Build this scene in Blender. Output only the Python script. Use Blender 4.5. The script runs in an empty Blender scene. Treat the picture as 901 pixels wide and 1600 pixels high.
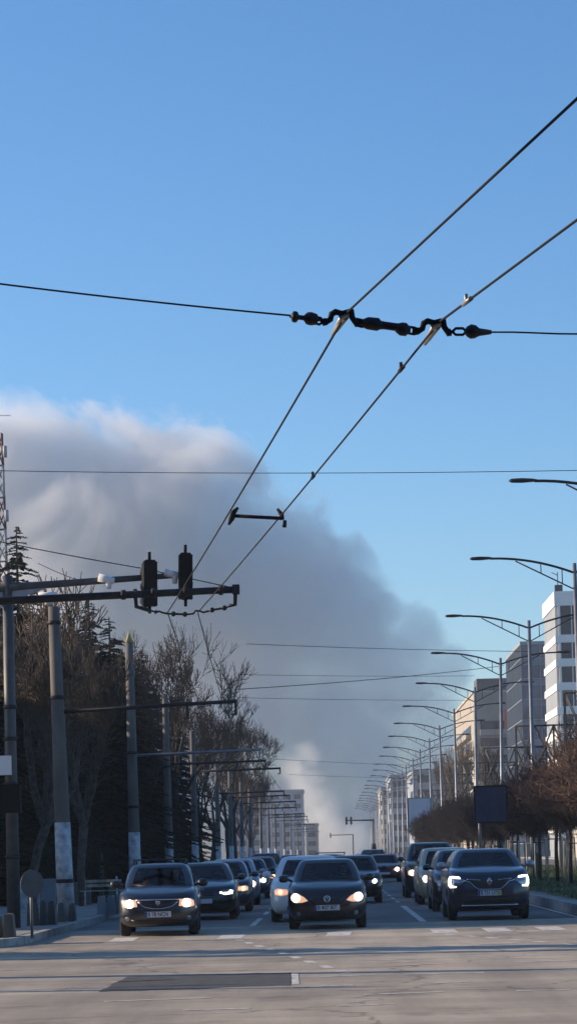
import bpy, bmesh, math, random
from math import sin, cos, tan, pi, radians, sqrt
from mathutils import Vector, Matrix, noise
from mathutils.bvhtree import BVHTree

# ---------------------------------------------------------------- camera, sky, sun, exposure
SC = bpy.context.scene
COL = SC.collection
F, H = 4000.0, 1.6                       # focal length in photo pixels, eye height in metres
ROLL = radians(1.5)
cd = bpy.data.cameras.new('camera')
cam = bpy.data.objects.new('camera', cd); COL.objects.link(cam)
cam.location = (0, 0, H)
cam.rotation_euler = (Matrix.Rotation(ROLL, 3, 'Y') @ Matrix.Rotation(pi/2, 3, 'X')).to_euler()
cd.sensor_fit = 'VERTICAL'; cd.sensor_height = 36; cd.lens = 36*F/1600
cd.shift_x = -(520-450.5)/1600; cd.shift_y = (1332-800)/1600
cd.clip_start = 0.1; cd.clip_end = 9000
SC.camera = cam

SUN_EL = radians(18)
SUN_DIR = Vector((-cos(radians(13))*cos(SUN_EL), sin(radians(13))*cos(SUN_EL), sin(SUN_EL)))   # towards the sun
w = bpy.data.worlds.new("World"); SC.world = w; w.use_nodes = True
wt = w.node_tree; wt.nodes.clear()
sky = wt.nodes.new('ShaderNodeTexSky'); sky.sky_type = 'NISHITA'; sky.sun_disc = False
sky.sun_elevation = SUN_EL
sky.sun_rotation = math.atan2(SUN_DIR.x, SUN_DIR.y)
sky.altitude = 80; sky.air_density = 1.0; sky.dust_density = 0.7; sky.ozone_density = 5.0
bg = wt.nodes.new('ShaderNodeBackground'); bg.inputs['Strength'].default_value = 0.125
wo = wt.nodes.new('ShaderNodeOutputWorld')
hs = wt.nodes.new('ShaderNodeHueSaturation'); hs.inputs['Saturation'].default_value = 1.10; wt.links.new(sky.outputs[0], hs.inputs['Color']); wt.links.new(hs.outputs[0], bg.inputs[0]); wt.links.new(bg.outputs[0], wo.inputs[0])
sd = bpy.data.lights.new('sun', 'SUN'); sd.energy = 5.0; sd.angle = radians(0.5); sd.color = (1, .80, .60)
sun = bpy.data.objects.new('sun', sd); COL.objects.link(sun)
sun.rotation_euler = SUN_DIR.to_track_quat('Z', 'Y').to_euler()
SC.view_settings.view_transform = 'Standard'; SC.view_settings.look = 'None'
SC.view_settings.exposure = 0.60; SC.view_settings.gamma = 1
SC.view_settings.use_curve_mapping = False
SC.cycles.max_bounces = 8; SC.cycles.diffuse_bounces = 3; SC.cycles.glossy_bounces = 3
SC.cycles.transmission_bounces = 4; SC.cycles.volume_bounces = 4; SC.cycles.transparent_max_bounces = 12
SC.cycles.sample_clamp_indirect = 4
SC.cycles.volume_max_steps = 128
SC.cycles.use_denoising = True

# ---------------------------------------------------------------- helpers
def uv(px, py):                          # photo pixel -> level offsets from the vanishing point
    dx, dy = px-520, 1332-py
    c, s = cos(ROLL), sin(ROLL)
    return dx*c+dy*s, -dx*s+dy*c
def P(px, py, Y):
    u, v = uv(px, py); return Vector((u*Y/F, Y, H+v*Y/F))

class MB:
    def __init__(s): s.v = []; s.f = []; s.smooth = []
    def quad(s, a, b, c, d, sm=False):
        n = len(s.v); s.v += [tuple(a), tuple(b), tuple(c), tuple(d)]; s.f.append((n, n+1, n+2, n+3)); s.smooth.append(sm)
    def box(s, c, d, rz=0.0, M=None):
        n = len(s.v); x, y, z = d[0]/2, d[1]/2, d[2]/2
        cr, sr = cos(rz), sin(rz)
        for dz in (-z, z):
            for dx, dy in ((-x, -y), (x, -y), (x, y), (-x, y)):
                p = Vector((dx*cr-dy*sr, dx*sr+dy*cr, dz))
                if M: p = M @ p
                s.v.append((c[0]+p.x, c[1]+p.y, c[2]+p.z))
        for f in ((3, 2, 1, 0), (4, 5, 6, 7), (0, 1, 5, 4), (1, 2, 6, 5), (2, 3, 7, 6), (3, 0, 4, 7)):
            s.f.append(tuple(n+i for i in f)); s.smooth.append(False)
        return s
    def bb(s, x0, x1, y0, y1, z0, z1): return s.box(((x0+x1)/2, (y0+y1)/2, (z0+z1)/2), (abs(x1-x0), abs(y1-y0), abs(z1-z0)))
    def tube(s, pts, rs, n=6, caps=True, sm=True):
        pts = [Vector(p) for p in pts]
        if not hasattr(rs, '__len__'): rs = [rs]*len(pts)
        base = len(s.v); up = None
        for i, p in enumerate(pts):
            t = (pts[min(i+1, len(pts)-1)]-pts[max(i-1, 0)])
            if t.length < 1e-6: t = next((q-p for q in pts[i:] if (q-p).length > 1e-6), pts[-1]-pts[0])
            if t.length < 1e-9: t = Vector((0, 0, 1))
            t.normalize()
            if up is None: up = t.orthogonal().normalized()
            a = (up - t*up.dot(t))
            a = a.normalized() if a.length > 1e-6 else t.orthogonal().normalized()
            up = a; b = t.cross(a)
            for k in range(n):
                q = p+(a*cos(2*pi*k/n)+b*sin(2*pi*k/n))*rs[i]; s.v.append((q.x, q.y, q.z))
        for i in range(len(pts)-1):
            for k in range(n):
                k2 = (k+1) % n
                s.f.append((base+i*n+k, base+i*n+k2, base+(i+1)*n+k2, base+(i+1)*n+k)); s.smooth.append(sm)
        if caps and n > 2:
            s.f.append(tuple(base+k for k in reversed(range(n)))); s.smooth.append(False)
            e = base+(len(pts)-1)*n
            s.f.append(tuple(e+k for k in range(n))); s.smooth.append(False)
        return s
    def prism(s, poly, axis, a, b):        # poly of 2-D points extruded along an axis from a to b
        n = len(poly); base = len(s.v)
        for t in (a, b):
            for p in poly:
                s.v.append({'x': (t, p[0], p[1]), 'y': (p[0], t, p[1]), 'z': (p[0], p[1], t)}[axis])
        s.f.append(tuple(base+i for i in range(n))); s.f.append(tuple(base+n+i for i in reversed(range(n)))); s.smooth += [False, False]
        for i in range(n):
            j = (i+1) % n; s.f.append((base+i, base+n+i, base+n+j, base+j)); s.smooth.append(False)
        return s
    def build(s, name, m, parent=None, fix=True):
        me = bpy.data.meshes.new(name); me.from_pydata(s.v, [], s.f)
        me.polygons.foreach_set('use_smooth', s.smooth)
        me.materials.append(m); me.update()
        if fix and len(s.f) < 20000:
            b = bmesh.new(); b.from_mesh(me); bmesh.ops.recalc_face_normals(b, faces=b.faces); b.to_mesh(me); b.free()
        o = bpy.data.objects.new(name, me); COL.objects.link(o)
        if parent: o.parent = parent
        return o
def tag(o, label=None, cat=None, group=None, kind=None):
    if label: o['label'] = label
    if cat: o['category'] = cat
    if group: o['group'] = group
    if kind: o['kind'] = kind
    return o
def empty(name, loc=(0, 0, 0), rz=0.0, **k):
    o = bpy.data.objects.new(name, None); COL.objects.link(o); o.location = loc; o.rotation_euler = (0, 0, rz)
    return tag(o, **k)
def copy_tree(o, parent=None, top=True):
    c = o.copy(); COL.objects.link(c); c.parent = parent
    for ch in [x for x in o.children]: copy_tree(ch, c, False)
    return c

_M = {}
def mat(name, col, rough=.7, metal=0.0, noise_s=None, var=.25, bump=0.0, col2=None, emit=None, es=0, coat=0, spec=.5, detail=4, stretch=None):
    if name in _M: return _M[name]
    m = bpy.data.materials.new(name); m.use_nodes = True; nt = m.node_tree; b = nt.nodes['Principled BSDF']
    b.inputs['Roughness'].default_value = rough; b.inputs['Metallic'].default_value = metal
    b.inputs['Specular IOR Level'].default_value = spec; b.inputs['Coat Weight'].default_value = coat
    b.inputs['Coat Roughness'].default_value = .06
    c = (*col, 1); b.inputs['Base Color'].default_value = c
    if noise_s:
        tc = nt.nodes.new('ShaderNodeTexCoord'); n = nt.nodes.new('ShaderNodeTexNoise')
        mp = nt.nodes.new('ShaderNodeMapping'); nt.links.new(tc.outputs['Object'], mp.inputs[0])
        if stretch: mp.inputs['Scale'].default_value = stretch
        n.inputs['Scale'].default_value = noise_s; n.inputs['Detail'].default_value = detail
        nt.links.new(mp.outputs[0], n.inputs[0])
        mx = nt.nodes.new('ShaderNodeMix'); mx.data_type = 'RGBA'
        c2 = col2 if col2 else tuple(x*(1-var) for x in col); c1 = col if col2 else tuple(min(1, x*(1+var)) for x in col)
        mx.inputs[6].default_value = (*c1, 1); mx.inputs[7].default_value = (*c2, 1)
        rr = nt.nodes.new('ShaderNodeMapRange'); rr.inputs[1].default_value = .35; rr.inputs[2].default_value = .65
        nt.links.new(n.outputs[0], rr.inputs[0]); nt.links.new(rr.outputs[0], mx.inputs[0]); nt.links.new(mx.outputs[2], b.inputs['Base Color'])
        if bump:
            bn = nt.nodes.new('ShaderNodeBump'); bn.inputs['Strength'].default_value = bump; bn.inputs['Distance'].default_value = .02
            nt.links.new(n.outputs[0], bn.inputs['Height']); nt.links.new(bn.outputs[0], b.inputs['Normal'])
    if emit:
        b.inputs['Emission Color'].default_value = (*emit, 1); b.inputs['Emission Strength'].default_value = es
    _M[name] = m; return m
def pieces(name, m, parent, fs, off=None):      # one object per separate piece
    out = []
    for f in fs:
        q = MB(); f(q)
        if off: q.v = [(v[0]-off.x, v[1]-off.y, v[2]-off.z) for v in q.v]
        out.append(q.build(name, m, parent))
    return out
def rnd(a, b): return random.uniform(a, b)
random.seed(7)

# ---------------------------------------------------------------- ground and road
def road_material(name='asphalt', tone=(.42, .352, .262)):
    m = bpy.data.materials.new(name); m.use_nodes = True; nt = m.node_tree; N = nt.nodes; L = nt.links; b = N['Principled BSDF']
    tc = N.new('ShaderNodeTexCoord')
    def nz(scale, st=(1, 1, 1), det=5, rough=.6):
        mp = N.new('ShaderNodeMapping'); mp.inputs['Scale'].default_value = st; L.new(tc.outputs['Object'], mp.inputs[0])
        n = N.new('ShaderNodeTexNoise'); n.inputs['Scale'].default_value = scale; n.inputs['Detail'].default_value = det; n.inputs['Roughness'].default_value = rough
        L.new(mp.outputs[0], n.inputs[0]); return n.outputs[0]
    def ramp(x, a, c, lo, hi):
        r = N.new('ShaderNodeMapRange'); r.inputs[1].default_value = a; r.inputs[2].default_value = c; r.inputs[3].default_value = lo; r.inputs[4].default_value = hi
        L.new(x, r.inputs[0]); return r.outputs[0]
    def mul(a, c):
        q = N.new('ShaderNodeMath'); q.operation = 'MULTIPLY'; L.new(a, q.inputs[0]); L.new(c, q.inputs[1]); return q.outputs[0]
    big = ramp(nz(.10, (1, .35, 1)), .33, .67, .62, 1.25)
    mid = ramp(nz(1.1, (1, .10, 1), 7), .3, .7, .76, 1.2)      # wheel streaks along the road
    cross = ramp(nz(.5, (.14, 1, 1), 8, .7), .35, .7, .68, 1.18)   # worn bands across it
    grit = ramp(nz(60, (1, 1, 1), 3), .3, .7, .85, 1.15)
    k = mul(mul(big, mid), mul(cross, grit))
    vo = N.new('ShaderNodeTexVoronoi'); vo.feature = 'DISTANCE_TO_EDGE'; vo.inputs['Scale'].default_value = .22
    wn = N.new('ShaderNodeTexNoise'); wn.inputs['Scale'].default_value = 1.2; wn.inputs['Detail'].default_value = 6; L.new(tc.outputs['Object'], wn.inputs[0])
    ad = N.new('ShaderNodeVectorMath'); ad.operation = 'MULTIPLY_ADD'; L.new(wn.outputs[1], ad.inputs[0]); ad.inputs[1].default_value = (1.6, 1.6, 0); L.new(tc.outputs['Object'], ad.inputs[2])
    L.new(ad.outputs[0], vo.inputs['Vector'])
    k = mul(k, ramp(nz(.55, (1, 1, 1), 9, .75), .54, .66, 1, .62))   # oil and tar stains
    k = mul(k, ramp(vo.outputs[0], 0, .012, .45, 1))             # sealed cracks
    mx = N.new('ShaderNodeMix'); mx.data_type = 'RGBA'; mx.blend_type = 'MULTIPLY'; mx.inputs[0].default_value = 1
    mx.inputs[6].default_value = (*tone, 1); L.new(k, mx.inputs[7]); L.new(mx.outputs[2], b.inputs['Base Color'])
    b.inputs['Roughness'].default_value = .72; b.inputs['Specular IOR Level'].default_value = .35
    bn = N.new('ShaderNodeBump'); bn.inputs['Strength'].default_value = .35; bn.inputs['Distance'].default_value = .008
    L.new(nz(35, (1, 1, 1), 4), bn.inputs['Height']); L.new(bn.outputs[0], b.inputs['Normal'])
    return m
ASPH = road_material()
EARTH = mat('winter_soil', (.10, .085, .06), .95, noise_s=.25, col2=(.055, .06, .03), bump=.3)
tag(MB().bb(-3000, 3000, -300, 6000, -.5, -.02).build('ground', EARTH), kind='structure')
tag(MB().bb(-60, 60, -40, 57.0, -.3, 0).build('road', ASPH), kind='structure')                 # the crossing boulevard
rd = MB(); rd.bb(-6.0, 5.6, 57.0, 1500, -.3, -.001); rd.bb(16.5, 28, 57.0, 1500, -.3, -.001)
tag(rd.build('street', road_material('street_asphalt', (.17, .155, .14))), kind='structure')  # asphalt copy toned darker to deepen the shade under the queue
# ---------------------------------------------------------------- materials
PAINTW = mat('road_paint', (.72, .69, .62), .7, noise_s=6, col2=(.36, .32, .26), detail=8)
STONE = mat('kerb_stone', (.30, .29, .27), .85, noise_s=3, var=.25, bump=.4)
PAVE = mat('pavement_slabs', (.24, .225, .20), .85, noise_s=1.2, var=.25, bump=.3)
CONC = mat('concrete', (.12, .113, .102), .88, noise_s=2.2, var=.28, bump=.5, stretch=(1, 1, .3), detail=8)
LIME = mat('white_paint_worn', (.55, .56, .57), .8, noise_s=5, col2=(.27, .26, .25), detail=8)
STEEL = mat('galvanised_steel', (.20, .21, .22), .5, metal=.5, noise_s=3, var=.15)
DARKSTEEL = mat('dark_steel', (.022, .022, .025), .65, spec=.25, noise_s=8, var=.2)
GREYPOLE = mat('grey_pole_paint', (.065, .068, .068), .55, metal=.2, noise_s=5, var=.15)
RUBBER = mat('rubber', (.018, .018, .019), .85, noise_s=40, var=.2)
BLACKP = mat('black_plastic', (.015, .015, .017), .45)
CERAM = mat('insulator_brown', (.018, .013, .011), .45, spec=.3)
WIREM = mat('wire_copper_dark', (.012, .011, .011), .8, spec=.2)
CHROME = mat('chrome', (.75, .76, .78), .12, metal=1)
WHITEP = mat('white_housing', (.75, .75, .74), .4)
GREENB = mat('signal_body_black', (.006, .007, .007), .75, spec=.15)
BARK = mat('bark', (.050, .040, .031), .92, noise_s=8, var=.4, bump=.8, stretch=(1, 1, .25))
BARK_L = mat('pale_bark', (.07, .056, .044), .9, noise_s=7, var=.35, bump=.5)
TWIG = mat('twigs', (.030, .024, .020), .9, noise_s=.8, var=.3)
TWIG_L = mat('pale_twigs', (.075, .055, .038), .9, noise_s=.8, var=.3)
TWIG_R = mat('reddish_twigs', (.15, .085, .060), .9, noise_s=.9, col2=(.085, .055, .042))
NEEDLE = mat('needles', (.022, .034, .018), .85, noise_s=.9, col2=(.012, .019, .012), spec=.2)
GRASS = mat('grass', (.085, .12, .03), .95, noise_s=2.5, col2=(.05, .07, .022), bump=.5)
WOOD = mat('stake_wood', (.42, .34, .25), .8, noise_s=6, var=.3, stretch=(1, 1, .2))

# ---------------------------------------------------------------- setting: kerbs, pavement, median, paint
sw = MB(); pts = [(-60, 46.5), (-7.6, 46.5), (-6.9, 46.8), (-6.35, 47.6), (-6.0, 48.8), (-6.0, 1500), (-60, 1500)]
sw.prism([(p[0]-.2, p[1]+.15) for p in pts], 'z', -.2, .135)
tag(sw.build('pavement', PAVE), kind='structure')
kb = MB()
def kerb_run(mb, pts, zt, wd=.18, seg=1.0, side=1):
    for a, b in zip(pts, pts[1:]):
        a = Vector((*a, 0)); b = Vector((*b, 0)); d = b-a; L = d.length; n = max(1, int(L/seg)); ang = math.atan2(d.y, d.x)
        nn = min(n, 160)
        for i in range(nn):
            t0 = i/n; t1 = (i+1)/n if i < nn-1 else 1
            c = a+d*((t0+t1)/2); l = L*(t1-t0)-.012
            mb.box((c.x, c.y, zt/2-.05+rnd(-.006, .006)), (l, wd, zt+.1), ang)
kerb_run(kb, pts[:-1][0:6], .15)
tag(kb.build('kerb', STONE), kind='structure')
md = MB(); md.bb(5.75, 16.4, 57.2, 1500, -.2, .20); tag(md.build('median', PAVE), kind='structure')
kb = MB(); kerb_run(kb, [(5.68, 57.2), (5.68, 1500)], .25, .2); kerb_run(kb, [(5.7, 57.1), (16.4, 57.1)], .25, .2); tag(kb.build('median_kerb', STONE), kind='structure')
gr = MB(); nx, ny = 22, 120
X0, X1, Y0, Y1 = 6.3, 15.8, 66, 360
hgt = lambda x, y: .21+.16*sin(pi*(x-X0)/(X1-X0))+.05*noise.noise(Vector((x*.7, y*.3, 0)))
for i in range(nx):
    for j in range(ny):
        xs = [X0+(X1-X0)*k/nx for k in (i, i+1)]; ys = [Y0+(Y1-Y0)*k/ny for k in (j, j+1)]
        gr.quad((xs[0], ys[0], hgt(xs[0], ys[0])), (xs[1], ys[0], hgt(xs[1], ys[0])), (xs[1], ys[1], hgt(xs[1], ys[1])), (xs[0], ys[1], hgt(xs[0], ys[1])))
tag(gr.build('grass', GRASS, fix=False), kind='structure')
bl = MB()
for k in range(26000):
    x = rnd(X0+.1, X1-.1); y = Y0+(200-Y0)*random.random()**1.5; z = hgt(x, y)-.01; h = rnd(.05, .16); a = rnd(0, pi); dx = cos(a)*.016; dy = sin(a)*.016; lx = rnd(-.04, .04)
    n = len(bl.v); bl.v += [(x-dx, y-dy, z), (x+dx, y+dy, z), (x+lx, y+lx, z+h)]; bl.f.append((n, n+1, n+2)); bl.smooth.append(False)
tag(bl.build('grass_blades', GRASS, fix=False), 'short green winter grass on the raised median', 'grass', kind='stuff')
g2 = MB(); g2.bb(28.2, 60, 57.2, 1500, -.2, .14); tag(g2.build('far_pavement', PAVE), kind='structure')

def strip(mb, x0, y0, x1, y1, wd, z=.004):
    d = Vector((x1-x0, y1-y0)); d.normalize(); n = Vector((-d.y, d.x))*wd/2
    mb.quad((x0+n.x, y0+n.y, z), (x0-n.x, y0-n.y, z), (x1-n.x, y1-n.y, z), (x1+n.x, y1+n.y, z))
mk = MB()
strip(mk, -1.85, 57.3, -1.85, 64, .13); strip(mk, 1.98, 57.3, 1.98, 74, .16)
for k in range(40):
    strip(mk, -1.85, 68+k*6, -1.85, 71+k*6, .12); strip(mk, 1.98, 79+k*6, 1.98, 82+k*6, .12)
strip(mk, 5.45, 57.3, 5.45, 300, .1)
tag(mk.build('lane_markings', PAINTW), kind='structure')
mk = MB()
for k in range(-6, 11):
    x = .05+k*1.04
    if k in (-3, -5, 1, -1): continue
    strip(mk, x, 49.0, x+rnd(-.05, .05), 51.3, .48)
tag(mk.build('crossing_stripes', PAINTW), kind='structure')
mk = MB()
for k in range(9):                     # two dotted turning guides curving through the junction
    t = k/8
    strip(mk, 1.75+t*2.6, 49.5-t*9-1.0*t*t, 1.75+t*2.6+.16, 48.8-t*9-1.0*t*t, .16)
    strip(mk, -1.85+t*1.9, 48.5-t*14, -1.85+t*1.9+.10, 47.7-t*14, .14)
rr = random.Random(3)
for Yd, lst in ((45.4, ((1.2, 2.2), (2.9, 3.5), (4.2, 5.2))), (42.8, ((.3, 1.6), (2.4, 3.3), (3.9, 4.6))), (39.6, ((-.4, .5), (1.0, 2.1), (2.6, 3.6))), (37.6, ((.3, 1.4), (1.9, 3.0), (-3.6, -2.7))),
                (35.7, ((.9, 1.6), (2.5, 3.3))), (33.0, ((-.2, .5), (.9, 1.9), (2.4, 3.2), (-2.9, -2.1))), (30.6, ((-.5, .2), (1.0, 1.6))), (28.6, ((.3, 1.2), (2.0, 2.6), (-2.6, -1.4))), (26.6, ((.0, .6), (-1.6, -.9)))):
    for a, b in lst: strip(mk, a, Yd, b, Yd+rr.uniform(-.1, .3), .12)
tag(mk.build('junction_markings', PAINTW), kind='structure')
PATCH = mat('dark_asphalt_patch', (.045, .043, .042), .85, noise_s=5, var=.35, bump=.5)
mk = MB(); cs = [(-2.85, 30.7), (-.55, 31.1), (-.60, 34.4), (-2.80, 34.5)]; edge = []; pr = random.Random(9)
for a, b in zip(cs, cs[1:]+cs[:1]):
    for k in range(14): edge.append((a[0]+(b[0]-a[0])*k/14+pr.uniform(-.02, .02), a[1]+(b[1]-a[1])*k/14+pr.uniform(-.09, .09), .004))
mk.v = edge; mk.f = [tuple(range(len(edge)))]; mk.smooth = [False]
tag(mk.build('asphalt_patch', PATCH), kind='structure')
mk = MB(); strip(mk, -.50, 31.3, -.55, 34.2, .09); tag(mk.build('patch_edge_markings', PAINTW), kind='structure')

# ---------------------------------------------------------------- buildings
def facade_mat(name, wall, glass, rough=.25, sx=.5, sz=.3): pass
GLASSB = mat('window_glass_blue', (.015, .04, .085), .12, noise_s=.35, col2=(.05, .10, .16), spec=.5)
GLASSD = mat('window_glass_dark', (.003, .010, .022), .05, noise_s=.6, col2=(.012, .03, .055), spec=.25)
WHITEB = mat('white_cladding', (.78, .77, .73), .6, noise_s=.4, var=.06)
GREYC = mat('grey_cladding', (.23, .25, .27), .55, noise_s=.4, var=.1)
BEIGE = mat('beige_render', (.30, .265, .22), .85, noise_s=.3, var=.14)
BEIGE2 = mat('pale_render', (.36, .33, .29), .85, noise_s=.12, var=.2, detail=8)
DKROOF = mat('dark_penthouse', (.06, .06, .07), .7)
# glass office tower with white bands
def banded_tower(x0, x1, y0, y1, top, fl):
    t = empty('office_tower', (x0, y0, 0), label='white banded glass office tower at the right edge, closest of the right side buildings', cat='building')
    T = -Vector((x0, y0, 0))
    def add(mb, n, m, par=t):
        mb.v = [(v[0]+T.x, v[1]+T.y, v[2]) for v in mb.v]; return mb.build(n, m, par)
    add(MB().bb(x0+.25, x1-.25, y0+.25, y1-.25, 0, top-.5), 'wall', GREYC)
    b = MB(); z = top-1.9; b.bb(x0, x1, y0, y1, z, top)
    z -= fl*1.55; first = True
    while z > 1:
        b.bb(x0+.02, x1-.02, y0+.02, y1-.02, z, z+.95); z -= fl
    add(b, 'floor_band', WHITEB)
    z = top-1.9-fl*1.55; zt = top-1.9
    while zt > 2:
        g = MB(); g.bb(x0+.15, x0+.3, y0+.6, y1-.6, z+.95, zt); add(g, 'side_panel', GREYC)
        w_ = MB()
        n = 9; wd = (x1-x0-1.2)/n
        for k in range(n):
            w_.bb(x0+.6+k*wd+.06, x0+.6+(k+1)*wd-.06, y0+.10, y0+.2, z+1.0, zt-.05)
        wn = add(w_, 'window', GLASSD)
        m_ = MB(); m_.bb(x0+.5, x1-.5, y0+.08, y0+.20, z+.95, z+1.05)
        for k in range(n+1): m_.bb(x0+.6+k*wd-(.16 if k % 3 == 0 else .06), x0+.6+k*wd+(.16 if k % 3 == 0 else .06), y0+.06, y0+.22, z+.95, zt)
        m_.build('mullion', WHITEB, wn)
        m_o = wn.children[0]; m_o.data.transform(Matrix.Translation(T))
        zt = z; z -= fl
    a = MB(); a.tube([(x0+.6, y0+.8, top), (x0+.6, y0+.8, top+2.6)], .06); a.tube([(x0+.6, y0+.8, top+2.2), (x0-.2, y0+.8, top+2.6)], .05); a.bb(x0+.2, x0+1.2, y0+.4, y0+1.4, top, top+.9); add(a, 'roof_antenna', DARKSTEEL)
    return t
banded_tower(30, 46, 338, 357, 35.3, 3.15)
# blue curtain-wall tower
def glass_tower(x0, x1, y0, y1, top):
    t = empty('glass_tower', (x0, y0, 0), label='blue glass curtain wall tower just left of the white banded tower', cat='building')
    MB().bb(0, x1-x0, 0, y1-y0, 0, top).build('wall', GLASSB, t)
    m = MB()
    for k in range(int((x1-x0)/1.5)+1): m.bb(k*1.5-.04, k*1.5+.04, -.08, -.003, 0, top)
    for k in range(int((y1-y0)/1.5)+1): m.bb(-.08, -.003, k*1.5-.04, k*1.5+.04, 0, top)
    for k in range(int(top/3.2)): m.bb(-.06, x1-x0, -.06, -.004, 3.2*k+2.2, 3.2*k+2.32); m.bb(-.06, -.004, 0, y1-y0, 3.2*k+2.2, 3.2*k+2.32)
    m.build('mullion', GREYC, t)
    s = MB()
    for k in range(1, int(top/3.2)): s.bb(0.1, x1-x0-.1, -.02, .0-.001, 3.2*k+1.2, 3.2*k+2.1)
    s.build('spandrel_band', mat('spandrel', (.08, .13, .19), .3, noise_s=.5, var=.2), t)
    MB().bb(-.1, x1-x0+.1, -.1, y1-y0+.1, top, top+.5).build('roof', GREYC, t)
    return t
glass_tower(30, 46, 399, 432, 33.2)
def balcony_block(x0, x1, y0, y1, top):
    t = empty('apartment_block', (x0, y0, 0), label='beige concrete apartment block with recessed balconies and dark rooftop box', cat='building')
    W, D = x1-x0, y1-y0
    MB().bb(0, W, 0, D, 0, top).build('wall', BEIGE, t)
    MB().bb(.6, W*.62, .5, 9, top, top+2.2).build('penthouse', DKROOF, t)
    MB().bb(-.25, W+.2, -.25, D+.2, top-.35, top+.05).build('roof', BEIGE2, t)
    for k in range(1, int(top/3.0)-1):
        z = k*3.0+.6
        w_ = MB().bb(1.0, 5.6, -.02, .05, z+.9, z+2.4).build('window', GLASSD, t)
        MB().bb(.9, 5.8, -.9, -.03, z-.1, z+.9).build('balcony', BEIGE2, t)
        MB().bb(-.9, -.02, D*.15, D*.85, z-.1, z+.85).build('balcony', BEIGE, t)
        MB().bb(-.04, .02, D*.15, D*.85, z+.95, z+2.3).build('window', GLASSD, t)
    return t
balcony_block(25.4, 39, 450, 526, 29.3)
sg = MB().bb(0, .5, -.16, 0, 0, 3.4).build('banner_sign', mat('red_sign', (.62, .07, .05), .5, noise_s=3, var=.15)); sg.location = (30.6, 449.7, 22.5)
tag(sg, 'tall narrow red banner sign on the front of the beige apartment block', 'sign')
BRICKD = mat('dark_brick', (.09, .06, .05), .9, noise_s=.5, var=.2)  # dark walls of the added unseen blocks, keep car reflections low
def slab(name, label, x0, x1, y0, y1, top, m, fl=3.0, bay=3.2, face='both'):
    t = empty(name, (x0, y0, 0), label=label, cat='building'); W, D = x1-x0, y1-y0
    MB().bb(0, W, 0, D, 0, top).build('wall', m, t)
    MB().bb(-.3, W+.3, -.3, D+.3, top, top+.6).build('roof', GREYC, t)
    nW = max(1, int(W/bay)); bw = W/nW
    for k in range(min(int(top/fl), 12)):
        z = k*fl+1.0
        for i in range(nW):
            MB().bb(i*bw+.7, (i+1)*bw-.7, -.05, .05, z, z+1.5).build('window', GLASSD, t)
    s = MB(); nD = max(1, int(D/bay)); bd = D/nD
    sx = -.05 if x0 > 0 else W-.05
    for k in range(min(int(top/fl), 12)):
        for i in range(min(nD, 8)):
            MB().bb(sx, sx+.1, i*bd+.7, (i+1)*bd-.7, k*fl+1.0, k*fl+2.5).build('window', GLASSD, t)
    return t
BLUEG = mat('bluish_render', (.22, .25, .29), .8, noise_s=.12, var=.22, detail=8)
slab('low_block', 'low grey block behind the dark clipped trees, right of the pale billboard', 17.6, 25.5, 545, 600, 18.2, BLUEG)
slab('office_block', 'bluish office block directly behind the far lamp posts on the right', 15.9, 21.0, 690, 740, 21.5, BLUEG)
slab('narrow_block', 'narrow pale block farthest away on the right side', 15.6, 17.7, 800, 860, 21.0, BEIGE2)
slab('tower_block', 'tall hazy pale blue tower block at the far end on the left', -19.8, -9.2, 820, 850, 21.5, BLUEG)
slab('stepped_block', 'low hazy block stepping down right of the far left tower block', -9.0, -4.9, 860, 890, 11.0, BLUEG)
slab('side_tower', 'hazy block half hidden behind bare trees left of the far tower', -27, -19, 700, 760, 20.5, BLUEG)
slab('shop_row', 'low pale shop row behind the staked trees on the right', 31, 44, 200, 330, 6.5, BEIGE2)
# unseen blocks added to shade the street and darken reflections in the cars
slab('crossing_block', 'long plain block across the junction behind the camera', -70, 60, -62, -48, 30, BRICKD)
slab('corner_block', 'tall plain corner block left of the junction, behind the camera', -62, -30, -44, 20, 24, BRICKD)
slab('shading_block', 'long plain block on the left outside the photograph, shading the street', -42, -30, 61.8, 215, 12.6, BEIGE)

# ---------------------------------------------------------------- street lamps
def make_lamp():
    t = empty('street_lamp')
    Zt = 11.65
    MB().tube([(0, 0, .2), (0, 0, 1.2), (0, 0, Zt)], [.14, .12, .075], 10).build('pole', STEEL, t)
    MB().tube([(0, 0, .15), (0, 0, 1.3)], [.17, .155], 10).build('base', GREYPOLE, t)
    for s in (-1, 1):
        a = MB(); n = 10; pts = []
        for k in range(n+1):
            q = k/n; pts.append((s*3.0*q, 0, Zt-.35+.62*(1-(1-q)**2)))
        a.tube(pts, .042, 6)
        lo = [(s*2.1*q, 0, Zt-.95+1.10*q-.0*q*q) for q in (0, .25, .5, .75, 1)]
        a.tube(lo, .026, 5)
        for xx in (.45, 1.2):
            q = xx/3.0; zt = Zt-.35+.62*(1-(1-q)**2); zl = Zt-.95+1.10*xx/2.1
            a.tube([(s*xx, 0, zl), (s*xx, 0, zt)], .02, 5)
        a.build('arm', DARKSTEEL, t)
        h = MB(); z = Zt+.27
        sec = [(2.92, .05, .04), (3.05, .10, .06), (3.35, .14, .075), (3.65, .12, .05), (3.72, .04, .02)]
        h.tube([(s*a_, 0, z+.02) for a_, b_, c_ in sec], [b_ for a_, b_, c_ in sec], 8)
        h.v = [(v[0], v[1], z+.02+(v[2]-z-.02)*.5) for v in h.v]
        ho = h.build('lamp_head', DARKSTEEL, t)
    return t
lamp0 = make_lamp(); NL = 24
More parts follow.
